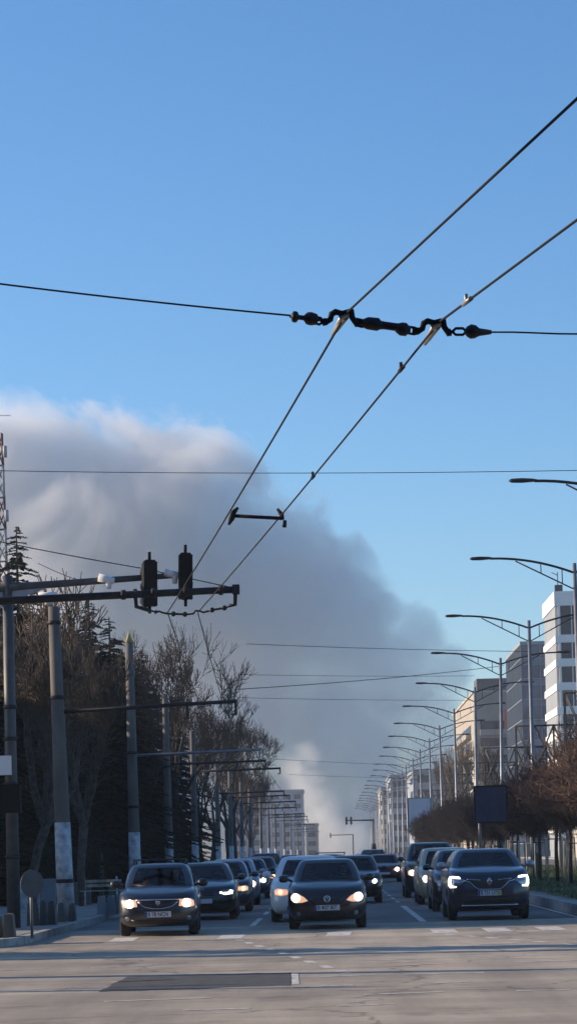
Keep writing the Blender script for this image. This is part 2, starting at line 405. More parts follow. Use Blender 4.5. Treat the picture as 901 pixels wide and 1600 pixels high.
for i in range(NL):
    Y = [72.6, 91.4, 114, 136, 160][i] if i < 5 else 160+24*(i-4)
    o = lamp0 if i == 0 else copy_tree(lamp0)
    o.location = (9.0, Y, .05); o.rotation_euler = (radians(rnd(-.6, .6)), radians(rnd(-.7, .7)), radians(rnd(-5, 5)))
    wds = ['topmost street lamp arm, reaching in from the right edge, its pole outside the picture', 'double arm street lamp in front of the white banded tower, second from the top',
           'double arm street lamp in front of the blue glass tower, third from the top', 'double arm street lamp between beige apartment block and glass tower, fourth from the top',
           'double arm street lamp crossing the middle of the beige apartment block', 'double arm street lamp at the left corner of the beige apartment block']
    if i < 6: tag(o, wds[i], 'street lamp', 'double arm street lamps on the median')
    elif i < 12: tag(o, 'double arm street lamp, number %s counted from the upper right' % ['seven', 'eight', 'nine', 'ten', 'eleven', 'twelve'][i-6], 'street lamp', 'double arm street lamps on the median')
    else: tag(o, 'small far double arm street lamp in the crowded end of the median row', 'street lamp', 'double arm street lamps on the median')

# ---------------------------------------------------------------- lattice frames on the median
def make_lattice():
    t = empty('lattice_gantry'); m = MB()
    x0, x1, z0, z1 = -.8, 2.6, 3.0, 7.0
    for z in (z0, z1):
        for y in (-.25, .25): m.tube([(x0, y, z), (x1, y, z)], .035, 4)
    for x in (x0, (x0+x1)/2, x1):
        for y in (-.25, .25): m.tube([(x, y, z0), (x, y, z1)], .03, 4)
        m.tube([(x, -.25, z1), (x, .25, z1)], .025, 4)
    m.build('frame', DARKSTEEL, t)
    b = MB(); n = 4; w_ = (x1-x0)/n
    for k in range(n):
        for j in range(2):
            a = x0+k*w_; c = z0+j*2
            b.tube([(a, -.25, c), (a+w_, -.25, c+2)], .03, 4); b.tube([(a+w_, -.25, c), (a, -.25, c+2)], .03, 4)
            b.tube([(a, .25, c), (a+w_, .25, c+2)], .03, 4); b.tube([(a+w_, .25, c), (a, .25, c+2)], .03, 4); b.tube([(a, -.25, c+1), (a+w_, .25, c+1)], .02, 4)
        a = x0+k*w_
        for q in range(3): b.tube([(a+q*w_/3, -.25, z1), (a+(q+.5)*w_/3, -.25, z1-.35), (a+(q+1)*w_/3, -.25, z1)], .014, 3)
    b.build('bracing', GREYPOLE, t)
    for x in (x0+.6, x1-.6): MB().tube([(x, 0, .1), (x, 0, z0)], .09, 8).build('leg', GREYPOLE, t)
    return t
lat0 = make_lattice()
for i in range(8):
    o = lat0 if i == 0 else copy_tree(lat0)
    o.location = (9.2, 91.5+24.3*i, .1)
    lb = ['steel lattice frame above the red twigged trees at the right edge, nearest of its row', 'steel lattice frame in front of the blue glass tower, second nearest', 'steel lattice frame low in front of the beige apartment block, third nearest',
          'steel lattice frame at the left foot of the beige block, fourth nearest'][i] if i < 4 else 'small far steel lattice frame behind the dark clipped trees'
    tag(o, lb, 'lattice frame', 'lattice frames along the median')

# ---------------------------------------------------------------- billboards
def billboard(x, Y, w_, zb, zt, col, label, legx=0):
    t = empty('billboard', (x, Y, 0), label=label, cat='billboard')
    MB().bb(-w_/2, w_/2, -.06, .06, zb, zt).build('panel', col, t)
    f = MB(); e = .06
    for a in ((-w_/2-e, -w_/2, zb-e, zt+e), (w_/2, w_/2+e, zb-e, zt+e)): f.bb(a[0], a[1], -.09, .09, a[2], a[3])
    f.bb(-w_/2, w_/2, -.09, .09, zt, zt+e); f.bb(-w_/2, w_/2, -.09, .09, zb-e, zb)
    f.build('frame', DARKSTEEL, t)
    MB().tube([(legx, .15, .1), (legx, .15, zt-.1)], .06, 8).build('leg', STEEL, t)
p = P(766, 1263, 96); billboard(p.x, 96, 1.15, 2.6, 3.9, mat('navy_panel', (.035, .045, .09), .5, noise_s=2, var=.15), 'dark navy billboard on a thin post between the trees on the right', -.42)
p = P(655, 1275, 232); billboard(p.x, 232, 2.0, 3.3, 6.3, mat('pale_panel', (.50, .52, .60), .5, noise_s=1, var=.06), 'pale blank billboard beyond the dark clipped trees')
# ---------------------------------------------------------------- vegetation
def branchy(seed, height, spread, trunk_r, levels=4, first=.28, kids=(5, 6), up=.35, r_tip=.006, wob=.16, twig_len=None, droop=0):
    R = random.Random(seed); tr = MB(); cr = MB()
    def grow(p, d, L, r, lev):
        n = 5 if lev < 2 else 3
        pts = [p]; rs = [r]; dd = d.copy()
        for i in range(n):
            dd = (dd+Vector((R.uniform(-1, 1), R.uniform(-1, 1), R.uniform(-.6, .9)+up*.3))*wob).normalized()
            if droop and lev >= 2: dd = (dd+Vector((0, 0, -droop))).normalized()
            pts.append(pts[-1]+dd*(L/n)); rs.append(max(r_tip, r*(1-.75*(i+1)/n)))
        (tr if lev <= 1 else cr).tube(pts, rs, 8 if lev == 0 else (5 if lev == 1 else 3), caps=False)
        if lev >= levels: return
        k = R.randint(*kids)+(3 if lev == 0 else 0)
        for j in range(k):
            t = (first if lev == 0 else .2)+(1-(first if lev == 0 else .2))*(j+R.random()*.8)/k; t = min(t, .98)
            f = t*n; i = min(int(f), n-1); q = pts[i].lerp(pts[i+1], f-i)
            ax = (pts[i+1]-pts[i]).normalized(); o = ax.orthogonal().normalized(); o.rotate(Matrix.Rotation(R.uniform(0, 2*pi), 3, ax))
            a = R.uniform(.45, .95) if lev else R.uniform(.4, .9)
            nd = (ax*cos(a)+o*sin(a)+Vector((0, 0, up))).normalized()
            L2 = L*R.uniform(.38, .58)*(spread if lev == 0 else 1)*(1.15-.5*t if lev == 0 else 1)
            grow(q, nd, L2, max(r_tip, rs[i]*.55), lev+1)
    grow(Vector((0, 0, 0)), Vector((0, 0, 1)), height*.86, trunk_r, 0)
    return tr, cr
def forky(seed, height, radius, r0, fork=.26, ang=.55, levels=7, r_tip=.012, upness=.10, limbs=5, side=3):
    """a bare deciduous tree: short trunk, limbs that fork again and again, twigs along the limbs"""
    R = random.Random(seed); tr = MB(); cr = MB()
    def bend(d, a):
        o = d.orthogonal().normalized(); o.rotate(Matrix.Rotation(R.uniform(0, 2*pi), 3, d)); return (d*cos(a)+o*sin(a)).normalized()
    def grow(p, d, L, r, lev):
        n = 4 if lev < 4 else 3; pts = [p]; rs = [r]; dd = d.copy(); r1 = max(r_tip*.6, r*.70)
        for i in range(n):
            dd = (dd+Vector((R.gauss(0, 1), R.gauss(0, 1), R.gauss(0, .8)))*.11+Vector((0, 0, upness))).normalized()
            pts.append(pts[-1]+dd*(L/n)); rs.append(r+(r1-r)*(i+1)/n)
        (tr if lev <= 2 else cr).tube(pts, rs, 8 if lev == 0 else (6 if lev < 3 else 3), caps=False)
        if lev >= levels: return
        for j in range(R.choice((1, 2, side)) if lev > 1 else (1 if lev == 1 else 0)):   # short twigs along the way
            i = R.randint(1, n-1); q = pts[i]; l = L*R.uniform(.35, .7); a = bend(dd, R.uniform(.5, 1.1)); e = q+a*l*.5
            e2 = e+(a+Vector((0, 0, .4))).normalized()*l*.5; cr.tube([q, e, e2], [max(r_tip, r*.3), r_tip*.8, r_tip*.5], 3, caps=False)
            if lev < 6:
                for w_ in range(2): b_ = bend(a, .6); cr.tube([e, e+b_*l*.5], [r_tip*.8, r_tip*.5], 3, caps=False)
        k = limbs if lev == 0 else R.choice((2, 2, 3))
        for j in range(k):
            if lev == 0:
                az = 2*pi*(j+R.random()*.6)/k; a = R.uniform(.25, ang*1.25); nd = Vector((cos(az)*sin(a), sin(az)*sin(a), cos(a)))
            else: nd = bend(dd, R.uniform(.22, ang))
            grow(pts[-1], nd, L*R.uniform(.68, .86)*(1.0 if lev else .78), max(r_tip*.7, rs[-1]*R.uniform(.62, .82)), lev+1)
    grow(Vector((0, 0, 0)), Vector((0, 0, 1)), height*fork, r0, 0)
    zs = sorted(v[2] for v in cr.v); zt = zs[int(len(zs)*.998)]; ds = sorted(math.hypot(v[0], v[1]) for v in cr.v); rt = ds[int(len(ds)*.985)]
    kz, kr = height/zt, radius/rt; k0 = height*fork
    for m_ in (tr, cr):
        out = []
        for v in m_.v:
            q = min(1, max(0, v[2]/k0-.4)); f = 1+(kr-1)*q; out.append((v[0]*f, v[1]*f, v[2]*kz))
        m_.v = out
    return tr, cr
def bare_tree(seed, height, radius, r, bark, twig, label, group=None, paint=False, **k):
    t = empty('bare_tree', label=label, cat='tree', group=group)
    a, b = forky(seed, height, radius, r, **k)
    a.build('trunk', bark, t, fix=False); b.build('crown', twig, t, fix=False)
    if paint: MB().tube([(0, 0, 0), (0, 0, 1.1)], [r*1.08, r*1.04], 10).build('painted_base', LIME, t)
    return t
G1 = 'bare street trees along the left pavement'
tA = bare_tree(1, 12.4, 3.9, .26, BARK, TWIG, 'x', G1, paint=True, r_tip=.016)
tB = bare_tree(2, 10.5, 3.5, .22, BARK, TWIG, 'x', G1, paint=True, r_tip=.016, fork=.3)
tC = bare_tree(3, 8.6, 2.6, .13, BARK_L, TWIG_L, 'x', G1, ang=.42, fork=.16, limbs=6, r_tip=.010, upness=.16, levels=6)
used = set()
for i, (o, x, y, s, l) in enumerate([
    (tA, -7.4, 121, 1.0, 'tallest bare tree left of the road, its twigs behind the near drop arm'),
    (tB, -7.2, 138, 1.0, 'bare tree just behind the tallest bare tree, next to the far bracket arms'),
    (tB, -7.9, 110, .95, 'shorter bare tree in front of the tallest bare tree, over the kiosk'),
    (tA, -7.2, 176, .90, 'round crowned bare tree standing right of the others against the smoke'),
    (tB, -7.5, 156, 1.0, 'bare tree between the tallest one and the round crowned one'),
    (tA, -7.6, 198, .84, 'bare tree directly behind the round crowned bare tree'),
    (tB, -8.0, 225, .95, 'distant bare tree where the left row thins out'),
    (tA, -8.5, 262, .8, 'distant bare tree beside the hazy blocks on the left'),
    (tB, -9.5, 310, 1.0, 'farthest bare tree in the left row'),
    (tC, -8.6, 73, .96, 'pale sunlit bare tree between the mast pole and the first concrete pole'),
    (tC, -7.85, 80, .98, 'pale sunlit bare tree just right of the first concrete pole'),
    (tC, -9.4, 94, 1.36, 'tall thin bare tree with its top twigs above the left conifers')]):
    c = copy_tree(o) if o.name in used else o; used.add(o.name)
    c.location = (x, y, .1); c.scale = (s, s, s); c.rotation_euler = (0, 0, i*1.3+.4); tag(c, l, 'tree', G1)
for i, (x, y, s) in enumerate([(15.5, 262, 1.25), (16.0, 300, 1.45), (15.2, 340, 1.5), (17.5, 390, 1.5)]):
    c = copy_tree(tC); c.location = (x, y, .2); c.scale = (s*.7, s*.7, s*1.15); c.rotation_euler = (0, 0, i*2)
    tag(c, ['slim pale bare tree at the foot of the beige block, nearest of four', 'slim pale bare tree left of the beige block corner', 'slim pale bare tree beyond the pale billboard', 'farthest slim pale bare tree on the right side'][i], 'tree', 'slim bare trees across the median')

def conifer(seed, h, rad, n=2600):
    R = random.Random(seed); t = empty('conifer')
    MB().tube([(0, 0, 0), (0, 0, h*.5), (0, 0, h)], [.2, .12, .02], 7).build('trunk', BARK, t)
    c = MB(); z = .7
    while z < h-.1:
        q = z/h; L = rad*(1-q)**.75*R.uniform(.75, 1.15)+.15
        nb = max(4, int(13*(1-q)+4))
        for k in range(nb):
            a = R.uniform(0, 2*pi); l = L*R.uniform(.6, 1.15); d = Vector((cos(a), sin(a), 0)); side = Vector((-sin(a), cos(a), 0))
            p0 = Vector((0, 0, z+R.uniform(-.15, .15)))
            pts = [p0+d*l*f+Vector((0, 0, -.32*l*f*f+.10*l*f**3)) for f in (0, .35, .7, 1)]
            c.tube(pts, [.03, .022, .014, .006], 3, caps=False)
            m = max(4, int(l*11))
            for j in range(m):
                f = (j+1)/m; i = min(2, int(f*3)); qq = pts[i].lerp(pts[i+1], f*3-i if f < 1 else 1)
                for s in (-1, 1):
                    ln = (.16+.42*(1-f))*R.uniform(.7, 1.2)*min(1, l); w_ = .095
                    e = qq+side*s*ln*.8+d*ln*.55+Vector((0, 0, -R.uniform(.05, .28)*ln))
                    mid = qq.lerp(e, .5)+Vector((0, 0, .03)); dd = (e-qq).normalized().cross(Vector((0, 0, 1)))
                    dd = dd.normalized()*w_ if dd.length > .01 else d*w_
                    tw = Vector((0, 0, R.uniform(-.05, .05)))
                    c.quad(qq, mid-dd-tw, e, mid+dd+tw)
        z += .19+.10*(1-q)
    c.build('crown', NEEDLE, t, fix=False)
    return t
cA = conifer(11, 14, 3.2); cB = conifer(12, 11.5, 2.6)
GC = 'dark conifers behind the left poles'
used = set()
for i, (o, x, y, s, sz, l) in enumerate([
    (cA, -11.9, 99, 1.0, 1.03, 'tallest dark conifer at the left edge, next to the lattice mast'),
    (cB, -11.6, 106, 1.05, 1.03, 'dark conifer rising behind the first concrete pole'),
    (cB, -10.2, 110, 1.05, 1.05, 'dark conifer between the first and second concrete poles, left one'),
    (cB, -9.0, 106, 1.0, 1.0, 'dark conifer between the first and second concrete poles, right one'),
    (cB, -8.2, 102, .95, .90, 'dark conifer directly behind the pointed concrete pole'),
    (cB, -7.9, 128, 1.0, .86, 'lower dark conifer at the right end of the conifer group'),
    (cA, -14.5, 120, 1.0, .92, 'dark conifer in the back row at the left edge'),
    (cA, -12.2, 132, 1.1, .9, 'dark conifer in the back row, middle'),
    (cA, -10.2, 140, 1.0, .86, 'dark conifer in the back row, right end'),
    (cB, -11.4, 84, .8, .55, 'low dark conifer at the left edge beside the mast pole'),
    (cB, -8.4, 96, .95, .80, 'dark conifer just right of the pointed concrete pole, lower than its cap'),
    (cB, -12.9, 92, 1.0, .88, 'dark conifer in front of the tallest one at the left edge'),
    (cA, -16.5, 132, 1.1, 1.0, 'dark conifer at the far left of the back row'),
    (cB, -8.6, 118, 1.05, .92, 'dark conifer behind the third concrete pole'),
    (cB, -10.9, 86, .95, .84, 'dark conifer behind the first pale sunlit bare tree on the left'),
    (cB, -9.4, 88, .85, .72, 'dark conifer between the two pale sunlit bare trees on the left'),
    (cB, -9.6, 92, .9, .62, 'low dark conifer in front of the conifer group, by the first concrete pole')]):
    c = copy_tree(o) if o.name in used else o; used.add(o.name)
    c.location = (x, y, .1); c.scale = (s, s, s*sz); c.rotation_euler = (0, 0, i*1.1); tag(c, l, 'conifer', GC)
for i, (x, y, s) in enumerate([(-13.8, 63.6, .75), (-14.5, 68.5, .85)]):  # two conifers added out of view to shade the concrete pole
    c = copy_tree(cB); c.location = (x, y, .1); c.scale = (s, s, 1); c.rotation_euler = (0, 0, i*2); tag(c, ['conifer left of the picture shading the first concrete pole', 'second conifer left of the picture, just behind the first one'][i], 'conifer')
# unseen narrow conifers, added left of view to cast shadow bands on the junction
for i, (x, y, s) in enumerate([(-13.5, 45.1, .66), (-12, 43.1, .24)]):
    c = copy_tree(cB); c.location = (x, y, .1); c.scale = (s, s, .85+.1*i); c.rotation_euler = (0, 0, i)
    tag(c, ['narrow columnar conifer left of the picture at the junction corner', 'very slim columnar conifer left of the picture at the junction corner'][i], 'conifer')

# clipped trees on the median
def clipped(seed, twig, dens=1.0, rx=1.9, rz=1.5, zc=4.1):
    R = random.Random(seed); t = empty('clipped_tree')
    tr = MB(); tr.tube([(0, 0, 0), (.03, .02, 1.4), (-.02, 0, 2.7)], [.085, .07, .06], 8)
    cr = MB(); 
    def inside(p): return (p.x/rx)**2+(p.y/rx)**2+((p.z-zc)/rz)**2
    for k in range(int(46*dens)):
        a = R.uniform(0, 2*pi); e = R.uniform(-.35, 1.45); d = Vector((cos(a)*cos(e), sin(a)*cos(e), sin(e)))
        p = Vector((0, 0, R.uniform(2.3, 2.9))); pts = [p]
        L = R.uniform(.8, 1.1); q = p.copy(); dd = d.copy()
        for j in range(6):
            dd = (dd+Vector((R.uniform(-1, 1), R.uniform(-1, 1), R.uniform(-.7, 1)))*.20).normalized(); q = q+dd*.42*L
            if inside(q) > 1.05+R.uniform(-.1, .25): break
            pts.append(q.copy())
        if len(pts) < 2: continue
        cr.tube(pts, [.035*(1-i/len(pts))+.008 for i in range(len(pts))], 3, caps=False)
        for i in range(1, len(pts)):
            for s in range(7):
                v = Vector((R.gauss(0, 1), R.gauss(0, 1), R.gauss(.5, 1))).normalized(); l = R.uniform(.25, .75)
                a0 = pts[i-1].lerp(pts[i], R.random()); a1 = a0+v*l*.5+Vector((R.uniform(-.06, .06), 0, R.uniform(-.06, .06))); a2 = a1+(v+Vector((0, 0, .3))).normalized()*l*.5
                cr.tube([a0, a1, a2], [.011, .009, .005], 3, caps=False)
                for u_ in range(2):
                    v2 = (v+Vector((R.gauss(0, .6), R.gauss(0, .6), R.gauss(0, .6)))).normalized(); cr.tube([a1, a1+v2*l*.45], [.006, .003], 3, caps=False)
    tr.build('trunk', BARK, t, fix=False); cr.build('crown', twig, t, fix=False)
    for k in range(3):
        a = k*2.1+.4
        MB().tube([(.38*cos(a), .38*sin(a), 0), (.33*cos(a), .33*sin(a), 1.9)], .035, 6).build('stake', WOOD, t)
    b = MB()
    for k in range(3):
        a, c = k*2.1+.4, (k+1)*2.1+.4; b.tube([(.33*cos(a), .33*sin(a), 1.8), (.33*cos(c), .33*sin(c), 1.8)], .03, 4)
    b.build('crossbar', BARK, t)
    return t
kA = clipped(21, TWIG_R, 1.5); kB = clipped(22, TWIG_R, 1.4, 1.8, 1.35, 4.0); kD = clipped(23, mat('dark_twigs', (.028, .022, .020), .9, noise_s=1, var=.3), 1.9, 1.75, 1.35, 3.75)
used = set(); idx = 0
row = []
for k in range(26):
    Y = 70+k*6.3
    row.append((8.3, Y)); 
for k, (x, Y) in enumerate(row):
    o = (kA if k % 2 == 0 else kB) if k < 5 else kD
    c = copy_tree(o) if o.name in used else o; used.add(o.name)
    s = 1.04 if k < 3 else .95
    c.location = (x+rnd(-.15, .15), Y+rnd(-.4, .4), .2); c.scale = (s*rnd(.9, 1.08), s*rnd(.9, 1.08), s*rnd(.84, .99)); c.rotation_euler = (0, 0, rnd(0, 6))
    if k < 5:
        l = ['red twigged clipped tree closest to the camera, cut by the right edge', 'second red twigged clipped tree from the right edge', 'third red twigged clipped tree from the right edge', 'fourth red twigged clipped tree from the right edge',
             'leftmost red twigged clipped tree, meeting the dark clipped row'][k]
    else: l = 'dark clipped tree merged into the long dark row left of the navy billboard'
    tag(c, l, 'tree', 'red twigged trees on the median' if k < 5 else 'dark clipped trees on the median')
for k in range(9):
    c = copy_tree(kD if k % 2 else kA); c.location = (12.6+rnd(-.3, .3), 92+k*7.5, .3); c.rotation_euler = (0, 0, rnd(0, 6)); c.scale = (1, 1, rnd(.9, 1.1))
    tag(c, 'clipped tree in the rear row of the median, behind the front row', 'tree', 'rear row of clipped trees on the median')
# dark clipped hedge in the park on the left
def hedge(x0, x1, y0, y1, z1, label):
    R = random.Random(5); c = MB()
    for k in range(9000):
        x, y, z = R.uniform(x0, x1), R.uniform(y0, y1), .1+(z1-.1)*R.random()**.7
        f = R.random()
        if f < .6: y = y0+R.uniform(-.05, .1)
        elif f < .8: z = z1+R.uniform(-.15, .08)
        a = Vector((R.gauss(0, 1), R.gauss(0, 1), R.gauss(0, 1))).normalized()*.07; b = a.orthogonal().normalized()*.05; p = Vector((x, y, z))
        c.quad(p-a, p-b, p+a, p+b)
    c.bb(x0+.1, x1-.1, y0+.12, y1-.1, .05, z1-.1)
    return tag(c.build('hedge', NEEDLE, fix=False), label, 'hedge')
hedge(-17, -7.6, 84, 86, 1.9, 'dark clipped hedge behind the low pale wall on the left')
hedge(-16, -8.2, 140, 143, 3.6, 'tall dark hedge at the back of the left conifers')
# ---------------------------------------------------------------- poles, signals and trolley wires on the left
def pole(name, px0, py0, px1, py1, Y, r0, r1, label, cat, group=None, m=CONC, paint=None, n=12, collar=(), tip=False):
    a = P(px0, py0, Y); a.z = .05; b = P(px1, py1, Y)
    t = empty(name, (a.x, a.y, 0), label=label, cat=cat, group=group); b = b-Vector((a.x, a.y, 0)); a = Vector((0, 0, .05))
    MB().tube([a, a.lerp(b, .5), b], [r0, (r0+r1)/2, r1], n).build('shaft', m, t)
    if tip: MB().tube([b, b+Vector((0, 0, .35))], [r1*1.05, .02], n).build('cap', mat('yellow_cap', (.50, .40, .12), .7, noise_s=8, var=.3), t)
    if paint:
        q = paint/b.z; c = a.lerp(b, q)
        MB().tube([a, c], [r0+.006, r0+(r1-r0)*q+.006], n).build('painted_base', LIME, t)
    for z in collar:
        q = z/b.z; c = a.lerp(b, q); rr_ = r0+(r1-r0)*q+.02
        MB().tube([c, c+Vector((0, 0, .09))], rr_, n).build('clamp_band', DARKSTEEL, t)
    return t, b
GP = 'concrete trolley poles along the left kerb'
def bracket(t, z, L, x0=0, m=DARKSTEEL, drop=.32, span=1.15, ang=.0, r=.045, stay=None):
    """trolley bracket arm with two drop ends, insulated cross span and two wire clamps"""
    a = MB(); a.tube([(x0, 0, z), (x0+L, 0, z+ang)], [r*1.15, r], 8); arm = a.build('bracket_arm', m, t)
    for s in (L-span, L):
        d = MB(); d.tube([(x0+s, 0, z+ang*s/L+.05), (x0+s, 0, z+ang*s/L-drop), (x0+s-.1, 0, z+ang*s/L-drop)], .033, 6); d.build('drop_arm', m, arm)
    if stay: MB().tube([(x0, 0, z+stay), (x0+L*.62, 0, z+.05)], .018, 5).build('stay_rod', m, arm)
    return arm
# traffic signal mast
mt, mtop = pole('traffic_signal_mast', 22, 1437, 12, 900, 56, .15, .11, 'grey traffic signal mast at the left edge with a long arm over the road', 'traffic signal', m=GREYPOLE, collar=(1.6, 3.2, 4.2, 4.9))
def LP(px, py, Y, t): return P(px, py, Y)-Vector((t.location.x, t.location.y, 0))
arm = MB()
a, b = LP(-70, 924, 56, mt), LP(300, 897, 56, mt); arm.tube([a, a.lerp(b, .35), b], [.14, .085, .06], 10)
armo = arm.build('mast_arm', GREYPOLE, mt)
g = MB(); q = [LP(-60, 918, 56, mt), LP(105, 911, 56, mt), LP(82, 916, 56, mt), LP(20, 938, 56, mt), LP(-60, 946, 56, mt)]
g.prism([(p.x, p.z) for p in q], 'y', .04, -.04); g.build('gusset_plate', mat('grey_plate', (.30, .32, .35), .5, metal=.2, noise_s=4, var=.12), mt)
def signal(par, M, h=1.0, front=1):
    s = MB(); w_ = .30
    s.prism([(-.15, 0), (.15, 0), (.15, h-.07), (.10, h), (-.10, h), (-.15, h-.07)], 'y', -.11, .11)
    for k in range(3):
        z = .17+k*.31; n = 10                                   # visors point up the road, away from the camera
        s.tube([(0, .10*front, z), (0, .34*front, z-.03)], [.135, .14], n, caps=False)
        s.bb(-.158, .158, -.118*front, -.104*front, z+.145, z+.165)
    s.tube([(0, 0, -.16), (0, 0, 0)], .035, 6); s.tube([(0, 0, h), (0, 0, h+.18)], .035, 6)
    s.v = [tuple(M @ Vector(v)) for v in s.v]; o = s.build('signal_head', GREENB, par)
    l = MB()
    for k in range(3):
        z = .17+k*.31; l.tube([(0, .112*front, z), (0, .125*front, z)], .12, 12)
    l.v = [tuple(M @ Vector(v)) for v in l.v]; l.build('lens', mat('dark_lens', (.03, .01, .01), .2), o)
    return o
for px_, py_, rz in ((234, 947, .30), (290, 936, .12)):
    c = LP(px_, py_, 55.75, mt); signal(mt, Matrix.Translation(c) @ Matrix.Rotation(rz, 4, 'Z') @ Matrix.Rotation(radians(1.2), 4, 'Y'))
    MB().tube([c+Vector((0, .05, .55)), c+Vector((0, .3, .55))], .05, 6).build('signal_clamp', DARKSTEEL, mt)
for px_, py_, s in ((170, 904, 1), (273, 896, 1)):
    c = LP(px_, py_, 55.85, mt); m_ = MB(); m_.tube([c+Vector((-.22, 0, .03)), c+Vector((.12, 0, -.06))], [.09, .07], 8); m_.tube([c+Vector((0, 0, -.02)), c+Vector((0, 0, -.22))], [.07, .05], 8); m_.build('traffic_camera', WHITEP, mt)
bx = MB(); c = LP(8, 1196, 55.8, mt); bx.box(c, (.28, .2, .42)); bx.build('junction_box', WHITEP, mt)
bx = MB(); c = LP(15, 1248, 55.7, mt); bx.box(c, (.5, .3, .62)); bx.build('signal_head', GREENB, mt)

# concrete poles with trolley bracket arms
pA, tb = pole('trolley_pole', 104, 1430, 84, 948, 61, .21, .13, 'thick tapered concrete pole with white painted base beside the planters', 'pole', GP, paint=2.45, collar=(5.4, 7.2, 1.0))
c = LP(77, 935, 61, pA); mbx = MB(); mbx.tube([c+Vector((0, 0, -.15)), c+Vector((0, 0, .05))], [.10, .13], 10); mbx.tube([c+Vector((-.25, 0, .1)), c+Vector((.2, 0, .1))], .05, 6); mbx.build('dome_camera', WHITEP, pA)
pA2 = LP(84, 1113, 61, pA); L = P(368, 1098, 61).x-P(84, 1113, 61).x; aa = bracket(pA, pA2.z, L, x0=pA2.x, ang=.15)
pB, tb = pole('trolley_pole', 213, 1428, 202, 1004, 84.6, .21, .13, 'pointed concrete pole with yellowish cap and white base behind the front left car', 'pole', GP, paint=2.4, collar=(5.0, 3.2), tip=True)
c = LP(206, 1181, 84.6, pB); L = P(405, 1165, 84.6).x-P(206, 1181, 84.6).x; bracket(pB, c.z, L, x0=c.x, ang=.1, m=STEEL, drop=.25)
ys = [104, 123, 148, 167, 187, 206, 237, 266, 296, 350, 405, 480]
pC, tb = pole('trolley_pole', 266, 1395, 258, 1085, 104, .19, .12, 'third concrete trolley pole, next to the kiosk', 'pole', GP, paint=2.4, collar=(5.2,))
bracket(pC, 5.35, 4.0, ang=.05, drop=.25)
pD = None
for i, Y in enumerate(ys[1:]):
    if pD is None:
        pD = empty('trolley_pole'); MB().tube([(0, 0, .05), (0, 0, 7.2)], [.17, .11], 10).build('shaft', CONC, pD)
        MB().tube([(0, 0, .05), (0, 0, 2.2)], [.176, .155], 10).build('painted_base', LIME, pD); bracket(pD, 5.35, 3.9, ang=.05, drop=.25); c = pD
    else: c = copy_tree(pD)
    c.location = (-6.6, Y, 0); c.rotation_euler = (0, 0, rnd(-.06, .06)); c.scale = (rnd(.95, 1.08), 1, rnd(.96, 1.06))
    l = ['fourth concrete trolley pole, in front of the bare trees', 'fifth concrete trolley pole with a dark arm over the left lane', 'sixth concrete trolley pole with arm end against the smoke'][i] if i < 3 else 'small far concrete trolley pole in the crowded row at the left street end'
    tag(c, l, 'pole', GP)
c = copy_tree(pD); c.location = (-22.5, 35.6, 0); tag(c, 'trolley pole well left of the picture on the crossing boulevard', 'pole', GP)  # pole copy added out of view for its thin shadow on the road
# near pole left of the picture whose arm crosses the frame
pN = empty('trolley_pole', (-7.6, 35.8, 0), label='trolley pole left of the picture whose long dark arm crosses below the signals', cat='pole', group=GP)
MB().tube([(0, 0, 0), (0, 0, 8)], [.25, .16], 12).build('shaft', CONC, pN)
e0, e1 = LP(-60, 942, 35.8, pN), LP(372, 921, 35.8, pN)
sl = (e1.z-e0.z)/(e1.x-e0.x); z0 = e0.z-sl*e0.x
a = MB(); a.tube([(0, 0, z0), (e1.x, 0, e1.z)], [.065, .048], 8); a.box((e1.x-.03, 0, e1.z), (.1, .12, .13)); armN = a.build('bracket_arm', DARKSTEEL, pN)
l0 = LP(211, 926, 35.8, pN); l1 = LP(213, 948, 35.8, pN); l2 = LP(232, 953, 35.8, pN)
r0_ = LP(368, 922, 35.8, pN); r1_ = LP(367, 945, 35.8, pN); r2_ = LP(358, 946, 35.8, pN)
pieces('drop_arm', DARKSTEEL, armN, [lambda d: d.tube([l0+Vector((0, 0, .05)), l1, l2], .030, 6), lambda d: d.tube([r0_, r1_, r2_], .030, 6)])
for px_ in (193, 240, 290, 345): q = LP(px_, 929-(px_-200)*.048, 35.8, pN); cl = MB(); cl.tube([q-Vector((.03, 0, 0)), q+Vector((.03, 0, 0))], .07, 8); cl.build('clamp_band', DARKSTEEL, armN)

# ---- insulated crossing hardware (reused twice)
def insulator(mb, a, b, r=.045):
    d = b-a; n = 12; pts = []; rs = []
    prof = [(0, .25), (.06, .3), (.10, .95), (.17, 1.05), (.25, .95), (.30, .45), (.70, .45), (.75, .95), (.83, 1.05), (.90, .95), (.94, .3), (1, .25)]
    for t, q in prof: pts.append(a+d*t); rs.append(r*q)
    mb.tube(pts, rs, 10)
def bead(mb, a, b, r):
    d = b-a; prof = [(0, .18), (.12, .3), (.3, .9), (.5, 1.0), (.7, .9), (.88, .3), (1, .18)]
    mb.tube([a+d*t for t, q in prof], [r*q for t, q in prof], 10)
def link(mb, a, b, r=.012, w_=.03):
    d = (b-a); u = Vector((0, 0, 1)); up = (u-d.normalized()*u.dot(d.normalized())).normalized()*w_
    mb.tube([a, a.lerp(b, .25)+up, a.lerp(b, .75)+up, b, a.lerp(b, .75)-up, a.lerp(b, .25)-up, a], r*.6, 5)
YC = 16.3
Q = lambda x, y, dY=0: P(x, y, YC+dY)
ch = empty('wire_crossing', Q(612, 500), label='large dark insulator chain holding the two trolley wires against the blue sky', cat='wire hardware')
T = Q(612, 500)
def loc(mb): mb.v = [(v[0]-T.x, v[1]-T.y, v[2]-T.z) for v in mb.v]; return mb
m = MB()
insulator(m, Q(452, 494), Q(500, 500), .036); loc(m).build('insulator', CERAM, ch)
